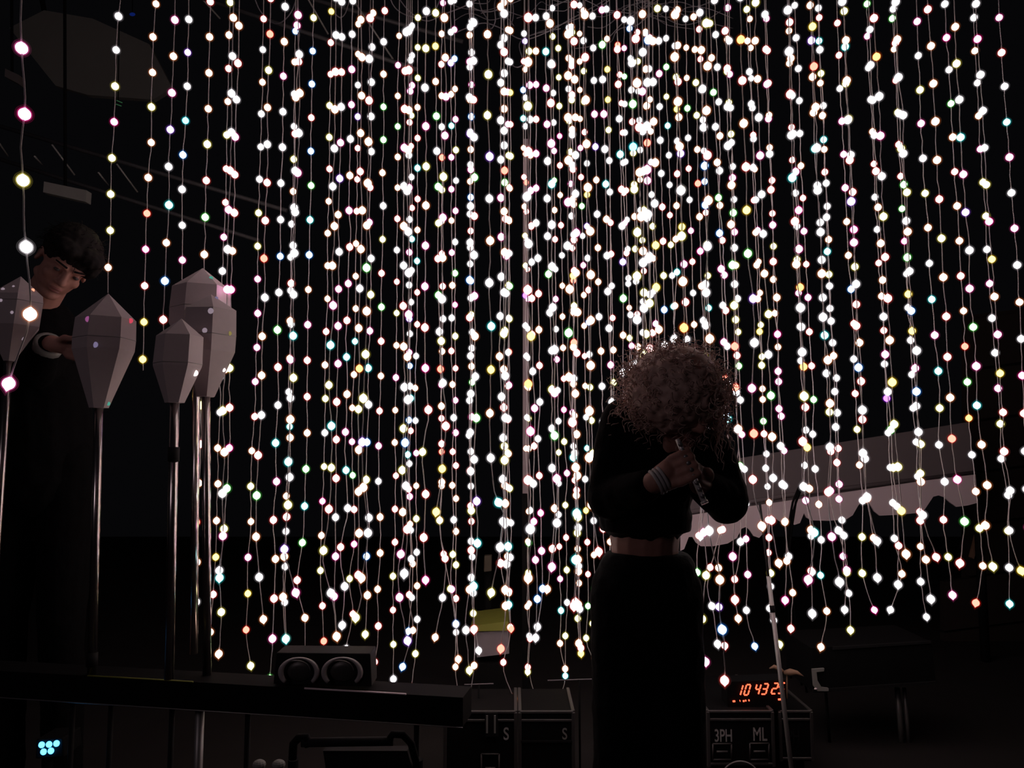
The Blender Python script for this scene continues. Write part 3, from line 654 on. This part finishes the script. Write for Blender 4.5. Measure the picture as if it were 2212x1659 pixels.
root = empty('long_case', Vector((P(1890, 1440, 3.2).x, 3.3, 0)), 'long dark case with steel corner bracket standing on legs at right', 'case')
q = [(1757, 1495), (2022, 1476), (2012, 1386), (1752, 1400)]
bm = nb(); slab(bm, q, 3.2, .30); obj('body', bm, M['black'], root)
bm = nb(); slab(bm, [(1757, 1497), (2022, 1478), (2022, 1472), (1757, 1490)], 3.193, .012); slab(bm, [(1800, 1404), (2012, 1390), (2012, 1385), (1800, 1398)], 3.193, .012); obj('edge_strip', bm, M['dark'], root)
bm = nb(); slab(bm, [(1758, 1482), (1766, 1493), (1790, 1493), (1790, 1487), (1775, 1485), (1766, 1470), (1764, 1452), (1780, 1450), (1781, 1444), (1755, 1446)], 3.188, .012); obj('corner_bracket', bm, M['grey'], root)
bm = nb(); ball(bm, P(1762, 1488, 3.184), (.006, .004, .004)); obj('rivet', bm, M['canvas'], root)
for x0, x1, w in ((1938, 1946, .011), (1953, 1958, .008), (1783, 1795, .006)):
    bm = nb(); a = P(x0, 1486, 3.3); tube(bm, [a, (a.x+.01, 3.3, 0)], w, 10); obj('leg', bm, M['steel'] if x0 > 1900 else M['dark'], root)

root = empty('awning', P(1800, 1020, 4.5), 'pale awning with scalloped valance behind the strings at right', 'awning')
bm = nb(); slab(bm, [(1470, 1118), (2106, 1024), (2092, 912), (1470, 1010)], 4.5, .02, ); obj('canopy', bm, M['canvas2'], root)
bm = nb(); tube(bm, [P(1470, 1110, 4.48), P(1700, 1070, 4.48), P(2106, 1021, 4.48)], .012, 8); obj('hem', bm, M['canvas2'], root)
path = [(1470, 1116), (2107, 1022), (2112, 1086), (2090, 1092), (2066, 1095), (2052, 1085), (2040, 1074), (2028, 1070), (2016, 1073), (2008, 1085), (1998, 1100), (1984, 1108), (1940, 1112), (1900, 1114),
        (1889, 1105), (1880, 1090), (1872, 1080), (1864, 1080), (1854, 1092), (1842, 1113), (1828, 1122), (1790, 1125), (1752, 1124), (1742, 1118), (1737, 1108), (1728, 1130), (1716, 1134), (1706, 1124), (1696, 1132), (1684, 1126),
        (1672, 1118), (1660, 1128), (1652, 1148), (1640, 1162), (1628, 1158), (1620, 1146), (1612, 1138), (1602, 1142), (1592, 1162), (1572, 1174), (1540, 1180), (1514, 1180), (1503, 1172), (1496, 1160), (1488, 1160), (1478, 1186), (1470, 1190)]
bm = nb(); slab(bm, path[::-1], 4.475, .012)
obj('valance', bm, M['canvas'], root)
for x, y in ((2108, 1020), (1470, 1110)):
    bm = nb(); a = P(x, y, 4.53); tube(bm, [a, (a.x, a.y, 0)], .025, 10); obj('post', bm, M['black'], root)

bm = nb(); a = P(1134, 520, 3.6); b = P(1136, 1066, 3.6)
slab(bm, [(1129, 1066), (1142, 1066), (1143, 300), (1130, 300)], 3.6, .03)
r = empty('wall_bracket_post', Vector((b.x, 3.62, 0)), 'narrow pale upright post behind the strings near photo centre', 'post')
obj('pale_face', bm, mat('pale_post', (.19, .155, .17), .7), r)
bm = nb(); box(bm, (b.x, 3.66, 2.0), (.035, .04, 4.0)); obj('core', bm, M['black'], r)

r = empty('equipment_box', Vector((P(1062, 1400, 3.2).x, 3.35, 0)), 'grey equipment box with a yellow-green lid, low at photo centre', 'box')
bm = nb(); slab(bm, [(1030, 1420), (1100, 1412), (1098, 1362), (1026, 1366)], 3.5, .28); obj('body', bm, mat('box_grey', (.20, .175, .20), .7), r)
bm = nb(); slab(bm, [(1014, 1364), (1100, 1362), (1098, 1342), (1018, 1352)], 3.485, .31); obj('lid', bm, M['yellow'], r)
bm = nb(); c = P(1062, 1420, 3.6); box(bm, (c.x, 3.6, c.z/2), (.12, .2, c.z)); obj('pedestal', bm, M['black'], r)
r = empty('wall_socket_box', P(1054, 1217, 4.0), 'tiny dim square box on the dark post, low centre', 'box')
bm = nb(); slab(bm, [(1045, 1236), (1062, 1234), (1062, 1200), (1046, 1201)], 3.95, .05); bevel(bm, .004); obj('cover', bm, mat('dim_box', (.085, .07, .05), .7), r)
bm = nb(); c = P(1054, 1217, 4.02); tube(bm, [c, (c.x, c.y, 0)], .02, 8); obj('mount', bm, M['black'], r)
for nm, xa, ya, xb, yb, D, lab in (('crossbar', 1003, 1479, 1066, 1477, 2.9, 'short thin grey bar right of the rail end'), ('crossbar', 1183, 1470, 1320, 1466, 2.9, 'longer thin grey bar left of the curly person\'s legs')):
    bm = nb(); a, b = P(xa, ya, D), P(xb, yb, D); tube(bm, [a, b], .0022, 6)
    cb = tag(obj(nm, bm, M['cable']), lab, 'bar')
    bm = nb(); c = a.lerp(b, .5); tube(bm, [c, (c.x, c.y, 0)], .004, 5); obj('support', bm, M['black'], cb)
bm = nb()
tube(bm, [P(1662, 1444, 3.1), P(1672, 1440, 3.1), P(1684, 1446, 3.1), P(1695, 1453, 3.1)], [.002, .008, .010, .004], 8)
tube(bm, [P(1695, 1453, 3.1), P(1708, 1452, 3.08), P(1722, 1453, 3.06), P(1736, 1461, 3.05)], [.008, .014, .008, .001], 8)
tube(bm, [P(1700, 1455, 3.1), P(1700, 1530, 3.1)], .003, 6)
tag(obj('dried_plant', bm, M['brown']), 'small brown curled leaf sprig above the red clock', 'plant')
r = empty('clip', P(2110, 1180, 4.95), 'brown wooden clip on the dark boarded wall', 'clip')
bm = nb(); slab(bm, [(2098, 1204), (2104, 1208), (2117, 1160), (2110, 1156)], 4.94, .03); obj('jaw', bm, M['brown'], r)
bm = nb(); slab(bm, [(2112, 1196), (2118, 1194), (2118, 1160), (2113, 1160)], 4.94, .03); obj('jaw', bm, M['brown'], r)

# ---------------------------------------------------------------- overhead: truss, panels, loose cables
def truss(lab, a, b, a2, b2, braces, D, r0=.012):
    root = empty('truss', P(*a, D), lab, 'truss')
    bm = nb(); tube(bm, [P(*a, D), P(*b, D)], r0, 10); obj('chord', bm, TR, root)
    bm = nb(); tube(bm, [P(*a2, D+.15), P(*b2, D+.15)], r0, 10); obj('chord', bm, TR, root)
    for (p, q) in braces:
        bm = nb(); tube(bm, [P(*p, D), P(*q, D+.15)], r0*.42, 8); obj('brace', bm, TRB, root)
TR = mat('truss_dark', (.085,.085,.09), .6, .3); TRB = mat('truss_brace', (.42,.42,.40), .5, .3)
truss('dark overhead truss with pale slanted braces, upper left behind the person', (-60, 255), (620, 455), (-60, 325), (560, 520), (((-8, 300), (17, 337)), ((75, 338), (91, 356)), ((112, 312), (161, 378)), ((213, 373), (234, 400)), ((252, 354), (297, 415))), 4.3)
truss('dark overhead truss crossing the top left edge of the photo', (330, -40), (900, 150), (470, -60), (1000, 90), (((655, -20), (709, 74)), ((760, -5), (849, 128)), ((430, -10), (475, 40))), 4.0)
r = empty('roof_panel', P(200, 110, 6.0), 'large faint dark roof panel in the upper left corner', 'panel')
bm = nb(); slab(bm, [(20, 60), (120, 185), (190, 205), (330, 215), (372, 190), (322, 95), (200, 40), (95, 22)][::-1], 6.0, .05); obj('sheet', bm, mat('roof_sheet', (.24, .24, .22), .8, scale=3), r)
bm = nb(); tube(bm, [P(95, 22, 6.02), P(20, -400, 6.02)], .02, 6); obj('hanger', bm, M['black'], r)
for lab, q, D, c in (('pale grey rectangular lamp plate below the truss, upper left', [(93, 415), (185, 436), (187, 411), (95, 392)], 4.0, 'grey'), ('dim small rectangular plate at far upper left', [(10, 165), (40, 181), (41, 162), (11, 148)], 4.4, 'dark')):
    r = empty('lamp_plate', P(*q[0], D), lab, 'stage light')
    bm = nb(); slab(bm, q, D, .05); obj('front', bm, mat('plate_'+c, (.30, .30, .28) if c == 'grey' else (.14, .12, .12), .6), r)
    bm = nb(); m = [(p[0], p[1]) for p in q]; tube(bm, [P((m[2][0]+m[3][0])/2, (m[2][1]+m[3][1])/2, D+.03), P((m[2][0]+m[3][0])/2-2, -300, D+.03)], .008, 6); obj('yoke', bm, M['black'], r)
r = empty('exit_lamp', P(262, 222, 5.5), 'tiny faint green double stripe lamp below the roof panel', 'lamp')
for x0, y0, x1, y1 in ((252, 217, 264, 222), (251, 225, 262, 229)):
    bm = nb(); tube(bm, [P(x0, y0, 5.5), P(x1, y1, 5.5)], .0035, 6); obj('strip', bm, glow('dim_green', (.02, .07, .03)), r)
bm = nb(); tube(bm, [P(255, 222, 5.52), P(262, -260, 5.52)], .004, 5); obj('hanger', bm, M['black'], r)
r = empty('blue_indicator', P(286, 31, 5.5), 'tiny deep blue indicator light at the top left', 'lamp')
bm = nb(); tube(bm, [P(286, 25, 5.52), P(288, -260, 5.52)], .004, 5); obj('hanger', bm, M['black'], r)
bm = nb(); ball(bm, P(286, 31, 5.5), (.022, .01, .013)); obj('lens', bm, glow('dim_blue', (.003, .01, .09)), r)

cab = [
 ('thin grey cable looping down at the top edge, left of centre', [(545, -20), (560, 20), (583, 45), (602, 50), (620, 38), (634, 15), (645, -25)], 3.3),
 ('grey cable sagging between strings at top centre left', [(838, -20), (850, 12), (872, 30), (905, 38), (935, 28), (950, 0), (965, -30)], 3.35),
 ('grey cable with shallow sag just above the first, top centre', [(845, -30), (880, 20), (920, 45), (960, 30), (1010, 10), (1060, -20)], 3.4),
 ('grey cable running up right from the centre top cluster', [(985, 70), (1040, 50), (1080, 60), (1128, 85), (1180, 70), (1235, 40), (1290, 10), (1340, -20)], 3.45),
 ('grey cable hanging as a deep curve at top centre', [(1105, -10), (1108, 40), (1085, 100), (1098, 130), (1115, 145), (1130, 135), (1122, 95), (1150, 75), (1210, 62)], 3.5),
 ('grey cable crossing rightwards over the central gap', [(1130, 82), (1190, 60), (1260, 35), (1310, 5), (1350, -30)], 3.55),
 ('long grey cable sweeping under the right top cluster', [(1240, 105), (1275, 100), (1310, 85), (1345, 50), (1380, 25), (1440, -10)], 3.6),
 ('grey cable with S bend at the top right of centre', [(1270, 58), (1300, 60), (1325, 45), (1355, 15), (1400, 0), (1450, -25)], 3.65),
 ('grey cable looping low between two right-hand strings', [(1300, 92), (1320, 90), (1330, 70), (1345, 60), (1375, 55), (1405, 30), (1440, 8), (1480, -20)], 3.5),
 ('thin grey cable at the extreme top centre', [(1000, -20), (1020, 15), (1060, 25), (1100, 5), (1150, -20)], 3.4),
 ('short grey cable curl hanging near photo centre top', [(1030, -20), (1040, 20), (1052, 40), (1060, 62), (1070, 45), (1068, 10), (1075, -20)], 3.45),
 ('dim cable drooping beside the central column of strings', [(724, 30), (735, 38), (745, 30), (752, 10), (760, -20)], 3.4),
]
def smooth_pts(ps, D, m=6):
    out = []
    for i in range(len(ps)-1):
        p0, p1, p2, p3 = (Vector(ps[max(0, i-1)]), Vector(ps[i]), Vector(ps[i+1]), Vector(ps[min(len(ps)-1, i+2)]))
        for k in range(m):
            t = k/m
            q = 0.5*((2*p1)+(-p0+p2)*t+(2*p0-5*p1+4*p2-p3)*t*t+(-p0+3*p1-3*p2+p3)*t**3)
            out.append(P(q.x, q.y, D+.06*math.sin(i+t)))
    out.append(P(ps[-1][0], ps[-1][1], D)); return out
for lab, ps, D in cab:
    bm = nb(); tube(bm, smooth_pts(ps, D), .0028, 6); tag(obj('loose_cable', bm, M['cable']), lab, 'cable', 'loose cables overhead')
r2 = random.Random(5); bm = nb()
for k in range(26):
    x = r2.uniform(960, 1420); y = r2.uniform(-30, 45); D = r2.uniform(3.2, 3.8)
    ps = [(x, y)]
    for j in range(4): x += r2.uniform(15, 60); y += r2.uniform(-28, 24); ps.append((x, y))
    tube(bm, smooth_pts(ps, D, 4), .0022, 5)
tag(obj('cable_tangle', bm, M['cable']), 'tangle of thin grey cables along the top edge, centre', 'cables', kind='stuff')

# ---------------------------------------------------------------- people
def head_bm():
    bm = nb()
    ball(bm, (0, .012, .035), (.076, .096, .088), seg=24, rings=16)
    ball(bm, (0, -.022, -.03), (.062, .068, .085), seg=20, rings=14)
    ball(bm, (0, -.066, -.092), (.026, .022, .020)); limb(bm, (-.05, -.005, -.062), (-.012, -.062, -.092), .018, .020); limb(bm, (.05, -.005, -.062), (.012, -.062, -.092), .018, .020)
    limb(bm, (0, -.082, .022), (0, -.104, -.020), .008, .0125); ball(bm, (-.011, -.094, -.026), .0085); ball(bm, (.011, -.094, -.026), .0085)
    for s in (-1, 1):
        ball(bm, (s*.036, -.060, -.022), (.024, .020, .022)); limb(bm, (s*.014, -.085, .030), (s*.046, -.072, .030), .0085, .007)
        ball(bm, (s*.076, .012, -.004), (.008, .020, .031)); ball(bm, (s*.080, .004, -.026), (.006, .009, .010))
        ball(bm, (s*.031, -.074, .008), (.0135, .011, .010))
    ball(bm, (0, -.086, -.052), (.023, .009, .0055)); ball(bm, (0, -.084, -.064), (.020, .009, .0065))
    return bm
def head_bits(T, root):
    for s in (-1, 1):
        bm = nb(); ball(bm, (s*.031, -.0795, .008), (.0105, .0075, .0062)); bm.transform(T); obj('eye', bm, M['eyew'], root, True)
        bm = nb(); limb(bm, (s*.014, -.094, .034), (s*.048, -.080, .036), .0035, .0025); bm.transform(T); obj('eyebrow', bm, M['haird'], root, True)
    bm = nb(); ball(bm, (0, -.0885, -.0525), (.021, .008, .0045)); ball(bm, (0, -.0865, -.0635), (.018, .008, .0055)); bm.transform(T); obj('lips', bm, M['lip'], root, True)
def add(dst, src, T):
    src.transform(T); me = bpy.data.meshes.new('tmp'); src.to_mesh(me); src.free(); dst.from_mesh(me); bpy.data.meshes.remove(me)
def curls(n, center, rad, T, rr, rl, hx, seed, bias=lambda d: 1.0, droop=.35, sub=22):
    r = random.Random(seed); bm = nb(); k = 0
    while k < n:
        d = Vector((r.gauss(0, 1), r.gauss(0, 1), r.gauss(0, 1))).normalized()
        if r.random() > bias(d): continue
        k += 1
        p0 = Vector((center[0]+d.x*rad[0]*.78, center[1]+d.y*rad[1]*.78, center[2]+d.z*rad[2]*.78))
        dirn = (d+Vector((r.uniform(-.5, .5), r.uniform(-.5, .5), r.uniform(-.5, .3)-droop))).normalized()
        u = dirn.cross(Vector((.3, .5, .8))).normalized(); w = dirn.cross(u)
        L = r.uniform(*rl); turns = L/r.uniform(.020, .032); ph = r.uniform(0, 6.28); pts = []; rad_ = []
        for i in range(sub):
            t = i/(sub-1); a = ph+turns*2*PI*t; hr = hx*min(1, t*4)
            q = p0+dirn*L*t+Vector((0, 0, -droop*.25*L*t*t))+(u*math.cos(a)+w*math.sin(a))*hr
            pts.append(T@q); rad_.append(rr*(1-.6*t))
        tube(bm, pts, rad_, 4, cap=False)
    return bm
def hand(bm, wrist, axis_pt, axis_dir, side, back=1.0, s=1.0, spread=.0185):
    """fist closed round a rod: four unequal fingers over the front, thumb behind"""
    wrist, A_, u, sd = Vector(wrist), Vector(axis_pt), Vector(axis_dir).normalized(), Vector(side).normalized()
    Y = Vector((0, 1, 0)); pc = A_-sd*.050*s
    limb(bm, wrist, pc-u*.008, .023*s, .021*s)
    for q in (-.026, -.009, .009, .026): limb(bm, wrist.lerp(pc, .45)+u*q*.7*s, pc+u*q*s+sd*.020*s, .0135*s, .0112*s)
    for i, (q, l) in enumerate(((-.030, .85), (-.011, 1.0), (.009, 1.06), (.029, .95))):
        c = A_+u*q*s; k0 = c-sd*.030*s-Y*.004; k1 = c-sd*.010*s*l-Y*.0185*s; k2 = c+sd*.013*s*l-Y*.0165*s; k3 = c+sd*.0185*s*l-Y*.001
        limb(bm, k0, k1, .0098*s, .0090*s); limb(bm, k1, k2, .0090*s, .0082*s); limb(bm, k2, k3, .0080*s, .0068*s)
    t0 = wrist.lerp(pc, .5)+Y*.008*back; t1 = A_-sd*.022*s+u*.020*s+Y*.018*back; t2 = A_+sd*.012*s+u*.026*s+Y*.014*back
    limb(bm, t0, t1, .0125*s, .0105*s); limb(bm, t1, t2, .0105*s, .0080*s)

# ---- curly-haired person playing a flute
base = P(1400, 1235, 1.97)
pr = empty('person', Vector((base.x, 1.97, 0)), 'curly-haired person in black playing a thin silver flute, head bowed', 'person')
Q = lambda x, y, D=1.95: P(x, y, D)
HT = Matrix.Translation(Q(1472, 858, 1.86)) @ Matrix.Rotation(math.radians(24), 4, 'Z') @ Matrix.Rotation(math.radians(38), 4, 'X') @ Matrix.Rotation(math.radians(-8), 4, 'Y')
fl0, fl1 = Q(1463, 949, 1.745), Q(1523, 1088, 1.70)
fu = (fl1-fl0).normalized()
bm = nb(); add(bm, head_bm(), HT)
limb(bm, Q(1450, 905, 1.89), Q(1428, 955, 1.93), .052, .058)
for (a, ra, b, rb) in ((Q(1425, 970, 1.94), .10, Q(1395, 1060, 1.96), .115), (Q(1395, 1060, 1.96), .105, Q(1392, 1160, 1.97), .088), (Q(1392, 1160, 1.97), .088, Q(1395, 1230, 1.98), .080),
                       (Q(1400, 965, 1.94), .06, Q(1348, 910, 1.93), .045), (Q(1348, 910, 1.93), .045, Q(1316, 1070, 1.90), .037), (Q(1316, 1070, 1.90), .037, Q(1412, 1043, 1.75), .025),
                       (Q(1440, 970, 1.93), .06, Q(1528, 990, 1.92), .048), (Q(1528, 990, 1.92), .048, Q(1570, 1084, 1.89), .038), (Q(1570, 1084, 1.89), .038, Q(1512, 1046, 1.79), .026)):
    limb(bm, a, b, ra, rb)
hip = Q(1395, 1235, 1.97)
for s in (-1, 1):
    h_ = hip+Vector((s*.052, 0, -.03)); kn = Vector((hip.x+s*.056, 1.96, .48)); an = Vector((hip.x+s*.060, 1.99, .09))
    limb(bm, h_, kn, .070, .055); limb(bm, kn, an, .052, .036); limb(bm, an+Vector((0, .02, -.045)), an+Vector((s*.02, -.14, -.055)), .034, .030)
hand(bm, Q(1415, 1042, 1.75), Q(1484, 1003, 1.742), fu, Q(1484, 1003, 1.742)-Q(1418, 1040, 1.742))
hand(bm, Q(1522, 1040, 1.80), Q(1496, 1022, 1.765), fu, Vector((-.7, -.25, .2)), s=.85)
body = remeshed('body', bm, M['skin'], pr, .0042, 2)
body['label'] = 'bare skin of face, hands and waist'
head_bits(HT, pr)
bm = nb()
for (a, ra, b, rb) in ((Q(1418, 935, 1.94), .078, Q(1398, 985, 1.95), .118), (Q(1398, 985, 1.95), .118, Q(1388, 1055, 1.96), .128), (Q(1388, 1055, 1.96), .128, Q(1392, 1100, 1.97), .114),
                       (Q(1395, 960, 1.94), .085, Q(1346, 912, 1.93), .060), (Q(1346, 912, 1.93), .060, Q(1314, 1075, 1.90), .053), (Q(1314, 1075, 1.90), .053, Q(1396, 1050, 1.775), .037),
                       (Q(1440, 972, 1.94), .085, Q(1528, 985, 1.92), .068), (Q(1528, 985, 1.92), .068, Q(1568, 1082, 1.88), .056), (Q(1568, 1082, 1.88), .056, Q(1522, 1052, 1.81), .040)):
    limb(bm, a, b, ra, rb)
c = Q(1393, 1112, 1.97)
lathe(bm, [(0, .06), (.105, .05), (.122, .0), (.118, -.040), (.108, -.040), (0, -.040)], 28, Matrix.Translation(c) @ Matrix.Diagonal((.97, .92, 1, 1)))
fold = lambda co: .0035*noise.noise(co*16)+.0018*noise.noise(co*45)
obj_top = remeshed('jacket', bm, M['cloth'], pr, .006, 4, fold); obj_top['label'] = 'loose black cropped jacket'
bm = nb()
c = Q(1397, 1216, 1.97)
lathe(bm, [(0, .028), (.100, .028), (.118, .004), (.126, -.08), (.10, -.16), (0, -.17)], 28, Matrix.Translation(c) @ Matrix.Diagonal((1, .95, 1, 1)))
for s in (-1, 1):
    h_ = hip+Vector((s*.050, 0, -.05)); kn = Vector((hip.x+s*.056, 1.96, .48)); an = Vector((hip.x+s*.060, 1.99, .10))
    limb(bm, h_, kn, .092, .084); limb(bm, kn, an, .084, .080)
o = remeshed('trousers', bm, M['cloth'], pr, .008, 3, fold); o['label'] = 'wide black trousers'
for s in (-1, 1):
    bm = nb(); an = Vector((hip.x+s*.060, 1.99, .04)); limb(bm, an+Vector((0, .03, 0)), an+Vector((s*.02, -.15, -.005)), .042, .036)
    bmesh.ops.scale(bm, vec=(1, 1, .95), verts=bm.verts); obj('shoe', bm, M['black'], pr, True)
# hair: a soft mass under many single curls
HC, HR = (0, .030, .045), (.118, .118, .105)
bm = nb()
HTc = Matrix.Translation(Q(1456, 846, 1.87))
ball(bm, (0, -.01, .0), (.116, .118, .108), seg=24, rings=16)
ball(bm, (-.035, .02, -.045), (.085, .075, .065)); ball(bm, (.05, .02, -.03), (.06, .07, .06)); ball(bm, (-.085, 0, -.012), (.035, .04, .035)); ball(bm, (-.015, .05, -.065), (.065, .05, .05))
bm.transform(HTc)
hair = remeshed('hair', bm, M['hairb'], pr, .006, 1, lambda co: .007*noise.noise(co*55)+.005*noise.noise(co*110))
hair['label'] = 'big mass of brown curly hair'
bm = curls(760, (0, 0, 0), (.128, .122, .118), HTc, .0017, (.035, .075), .0065, 3, lambda d: .25 if (d.y < -.5 and d.z < -.3) else 1.0, droop=.25)
obj('hair_curls', bm, M['hairb'], pr)
bm = curls(70, (0, 0, 0), (.10, .06, .06), Matrix.Translation(Q(1548, 850, 1.87)) @ Matrix.Diagonal((.35, 1, 1.25, 1)), .0017, (.04, .10), .0075, 9, droop=.9)
obj('hair_curls', bm, M['hairb'], pr)
bm = curls(60, (0, 0, 0), (.07, .05, .05), Matrix.Translation(Q(1385, 880, 1.88)), .0017, (.03, .06), .0065, 19, droop=.6)
obj('hair_curls', bm, M['hairb'], pr)
bm = nb(); wv = Q(1425, 1038, 1.748); wd = (Q(1484, 1003, 1.742)-Q(1418, 1040, 1.742)).normalized()
Tb = Matrix.Translation(wv) @ align(wd)
for k in (-.009, 0, .009):
    ring = [Tb@Vector((.0275*math.cos(t), .0275*math.sin(t), k)) for t in [2*PI*i/24 for i in range(25)]]
    tube(bm, ring, .0042, 8, cap=False)
obj('bracelet', bm, M['cord'], pr)
# the flute
r = empty('flute', fl0, 'thin silver flute held in both hands of the curly-haired person', 'flute')
bm = nb(); tube(bm, [fl0, fl0.lerp(fl1, .3)], .0055, 14); obj('head_joint', bm, M['silver'], r)
bm = nb(); tube(bm, [fl0.lerp(fl1, .29), fl1], .0065, 14); tube(bm, [fl1-fu*.006, fl1], .0085, 14); obj('tube', bm, M['silver'], r)
for k in range(9):
    p = fl0.lerp(fl1, .08+.10*k)+Vector((0, -.008, 0)); bm = nb()
    lathe(bm, [(0, .002), (.005, .002), (.0055, 0), (0, -.001)], 12, Matrix.Translation(p) @ Matrix.Rotation(PI/2, 4, 'X')); obj('key', bm, M['steel'], r)

# ---- leaning person behind the lanterns
pl = empty('person', Vector((P(95, 900, 2.66).x, 2.66, 0.0)), 'dark-haired person in black leaning over the lanterns at far left', 'person')
K = lambda x, y, D=2.6: P(x, y, D)
HL = Matrix.Translation(K(140, 570, 2.56)) @ Matrix.Rotation(math.radians(17), 4, 'Y') @ Matrix.Rotation(math.radians(42), 4, 'Z') @ Matrix.Rotation(math.radians(30), 4, 'X') @ Matrix.Rotation(math.radians(10), 4, 'Y')
bm = nb(); add(bm, head_bm(), HL)
limb(bm, K(118, 600, 2.60), K(72, 672, 2.66), .055, .062)
for (a, ra, b, rb) in ((K(75, 720, 2.68), .11, K(88, 850, 2.70), .13), (K(88, 850, 2.70), .13, K(100, 980, 2.72), .12),
                       (K(75, 710, 2.68), .08, K(10, 735, 2.66), .055), (K(10, 735, 2.66), .055, K(22, 880, 2.6), .045), (K(22, 880, 2.6), .042, K(70, 940, 2.80), .03),
                       (K(90, 710, 2.68), .08, K(150, 735, 2.72), .055), (K(150, 735, 2.72), .055, K(75, 800, 2.52), .042), (K(75, 800, 2.52), .042, K(112, 742, 2.42), .027)):
    limb(bm, a, b, ra, rb)
# reaching hand: palm then five separate fingers closing on the lantern edge
w0 = K(112, 742, 2.42); pc = K(140, 748, 2.39); limb(bm, w0, pc, .026, .026)
for i, (dy, l) in enumerate(((-15, .95), (-3, 1.06), (9, 1.0), (20, .82))):
    k0 = K(148, 748+dy, 2.385); k1 = K(148+17*l, 750+dy*1.15, 2.365); k2 = K(148+26*l, 753+dy*1.15, 2.345); k3 = K(148+30*l, 758+dy*1.25, 2.325)
    limb(bm, pc, k0, .018, .0125); limb(bm, k0, k1, .0115, .0105); limb(bm, k1, k2, .0100, .0090); limb(bm, k2, k3, .0088, .0075)
limb(bm, K(124, 740, 2.40), K(140, 730, 2.35), .014, .0115); limb(bm, K(140, 730, 2.35), K(158, 733, 2.31), .011, .0085)
hand(bm, K(70, 940, 2.80), K(52, 985, 2.90), Vector((.3, .2, .3)), Vector((-.4, .4, -1)))
hp = K(100, 990, 2.72)
for s in (-1, 1):
    h_ = Vector((hp.x+s*.08, 2.72, hp.z)); kn = Vector((hp.x+s*.10, 2.69, .62)); an = Vector((hp.x+s*.10, 2.74, .09))
    limb(bm, h_, kn, .062, .055); limb(bm, kn, an, .055, .038); limb(bm, an+Vector((0, .02, -.05)), an+Vector((0, -.15, -.055)), .036, .032)
o = remeshed('body', bm, M['skin'], pl, .0045, 2); o['label'] = 'skin of face, neck and reaching hand'
head_bits(HL, pl)
bm = nb()
for (a, ra, b, rb) in ((K(80, 715, 2.69), .13, K(90, 850, 2.71), .155), (K(90, 850, 2.71), .155, K(100, 1040, 2.73), .158),
                       (K(72, 700, 2.69), .085, K(10, 735, 2.67), .07), (K(10, 735, 2.67), .07, K(22, 880, 2.6), .06), (K(22, 880, 2.6), .058, K(62, 930, 2.78), .045),
                       (K(92, 705, 2.70), .085, K(152, 735, 2.73), .07), (K(152, 735, 2.73), .068, K(78, 805, 2.53), .056), (K(78, 805, 2.53), .056, K(100, 757, 2.44), .044)):
    limb(bm, a, b, ra, rb)
o = remeshed('sweater', bm, M['cloth'], pl, .008, 3, fold); o['label'] = 'black long-sleeved sweater'
bm = nb(); cd = (K(112, 742, 2.42)-K(82, 795, 2.51)).normalized()
lathe(bm, [(.034, -.018), (.043, -.016), (.045, .012), (.040, .018), (.033, .016)], 24, Matrix.Translation(K(104, 748, 2.432)) @ align(cd)); obj('cuff', bm, M['grey'], pl)
bm = nb(); c = Vector((hp.x, 2.72, hp.z)); ball(bm, c, (.15, .12, .12))
for s in (-1, 1):
    h_ = Vector((hp.x+s*.08, 2.72, hp.z-.02)); kn = Vector((hp.x+s*.10, 2.69, .62)); an = Vector((hp.x+s*.10, 2.74, .11))
    limb(bm, h_, kn, .10, .075); limb(bm, kn, an, .073, .062)
o = remeshed('trousers', bm, M['cloth'], pl, .009, 3, fold)
bm = nb()
ball(bm, (0, .022, .052), (.090, .106, .088), seg=24, rings=16); ball(bm, (.035, -.055, .088), (.050, .050, .030)); ball(bm, (-.03, -.055, .086), (.05, .045, .028)); ball(bm, (.060, -.045, .055), (.028, .045, .045))
bm.transform(HL); hair = remeshed('hair', bm, M['haird'], pl, .006, 1, lambda co: .005*noise.noise(co*60)); hair['label'] = 'short tousled dark hair'
bm = curls(420, (0, .02, .05), (.092, .105, .090), HL, .0014, (.025, .055), .002, 8, lambda d: 0.0 if (d.z < .15 and d.y < -.15) or d.z < -.35 else 1.0, droop=.5, sub=9)
obj('hair_strands', bm, M['haird'], pl)
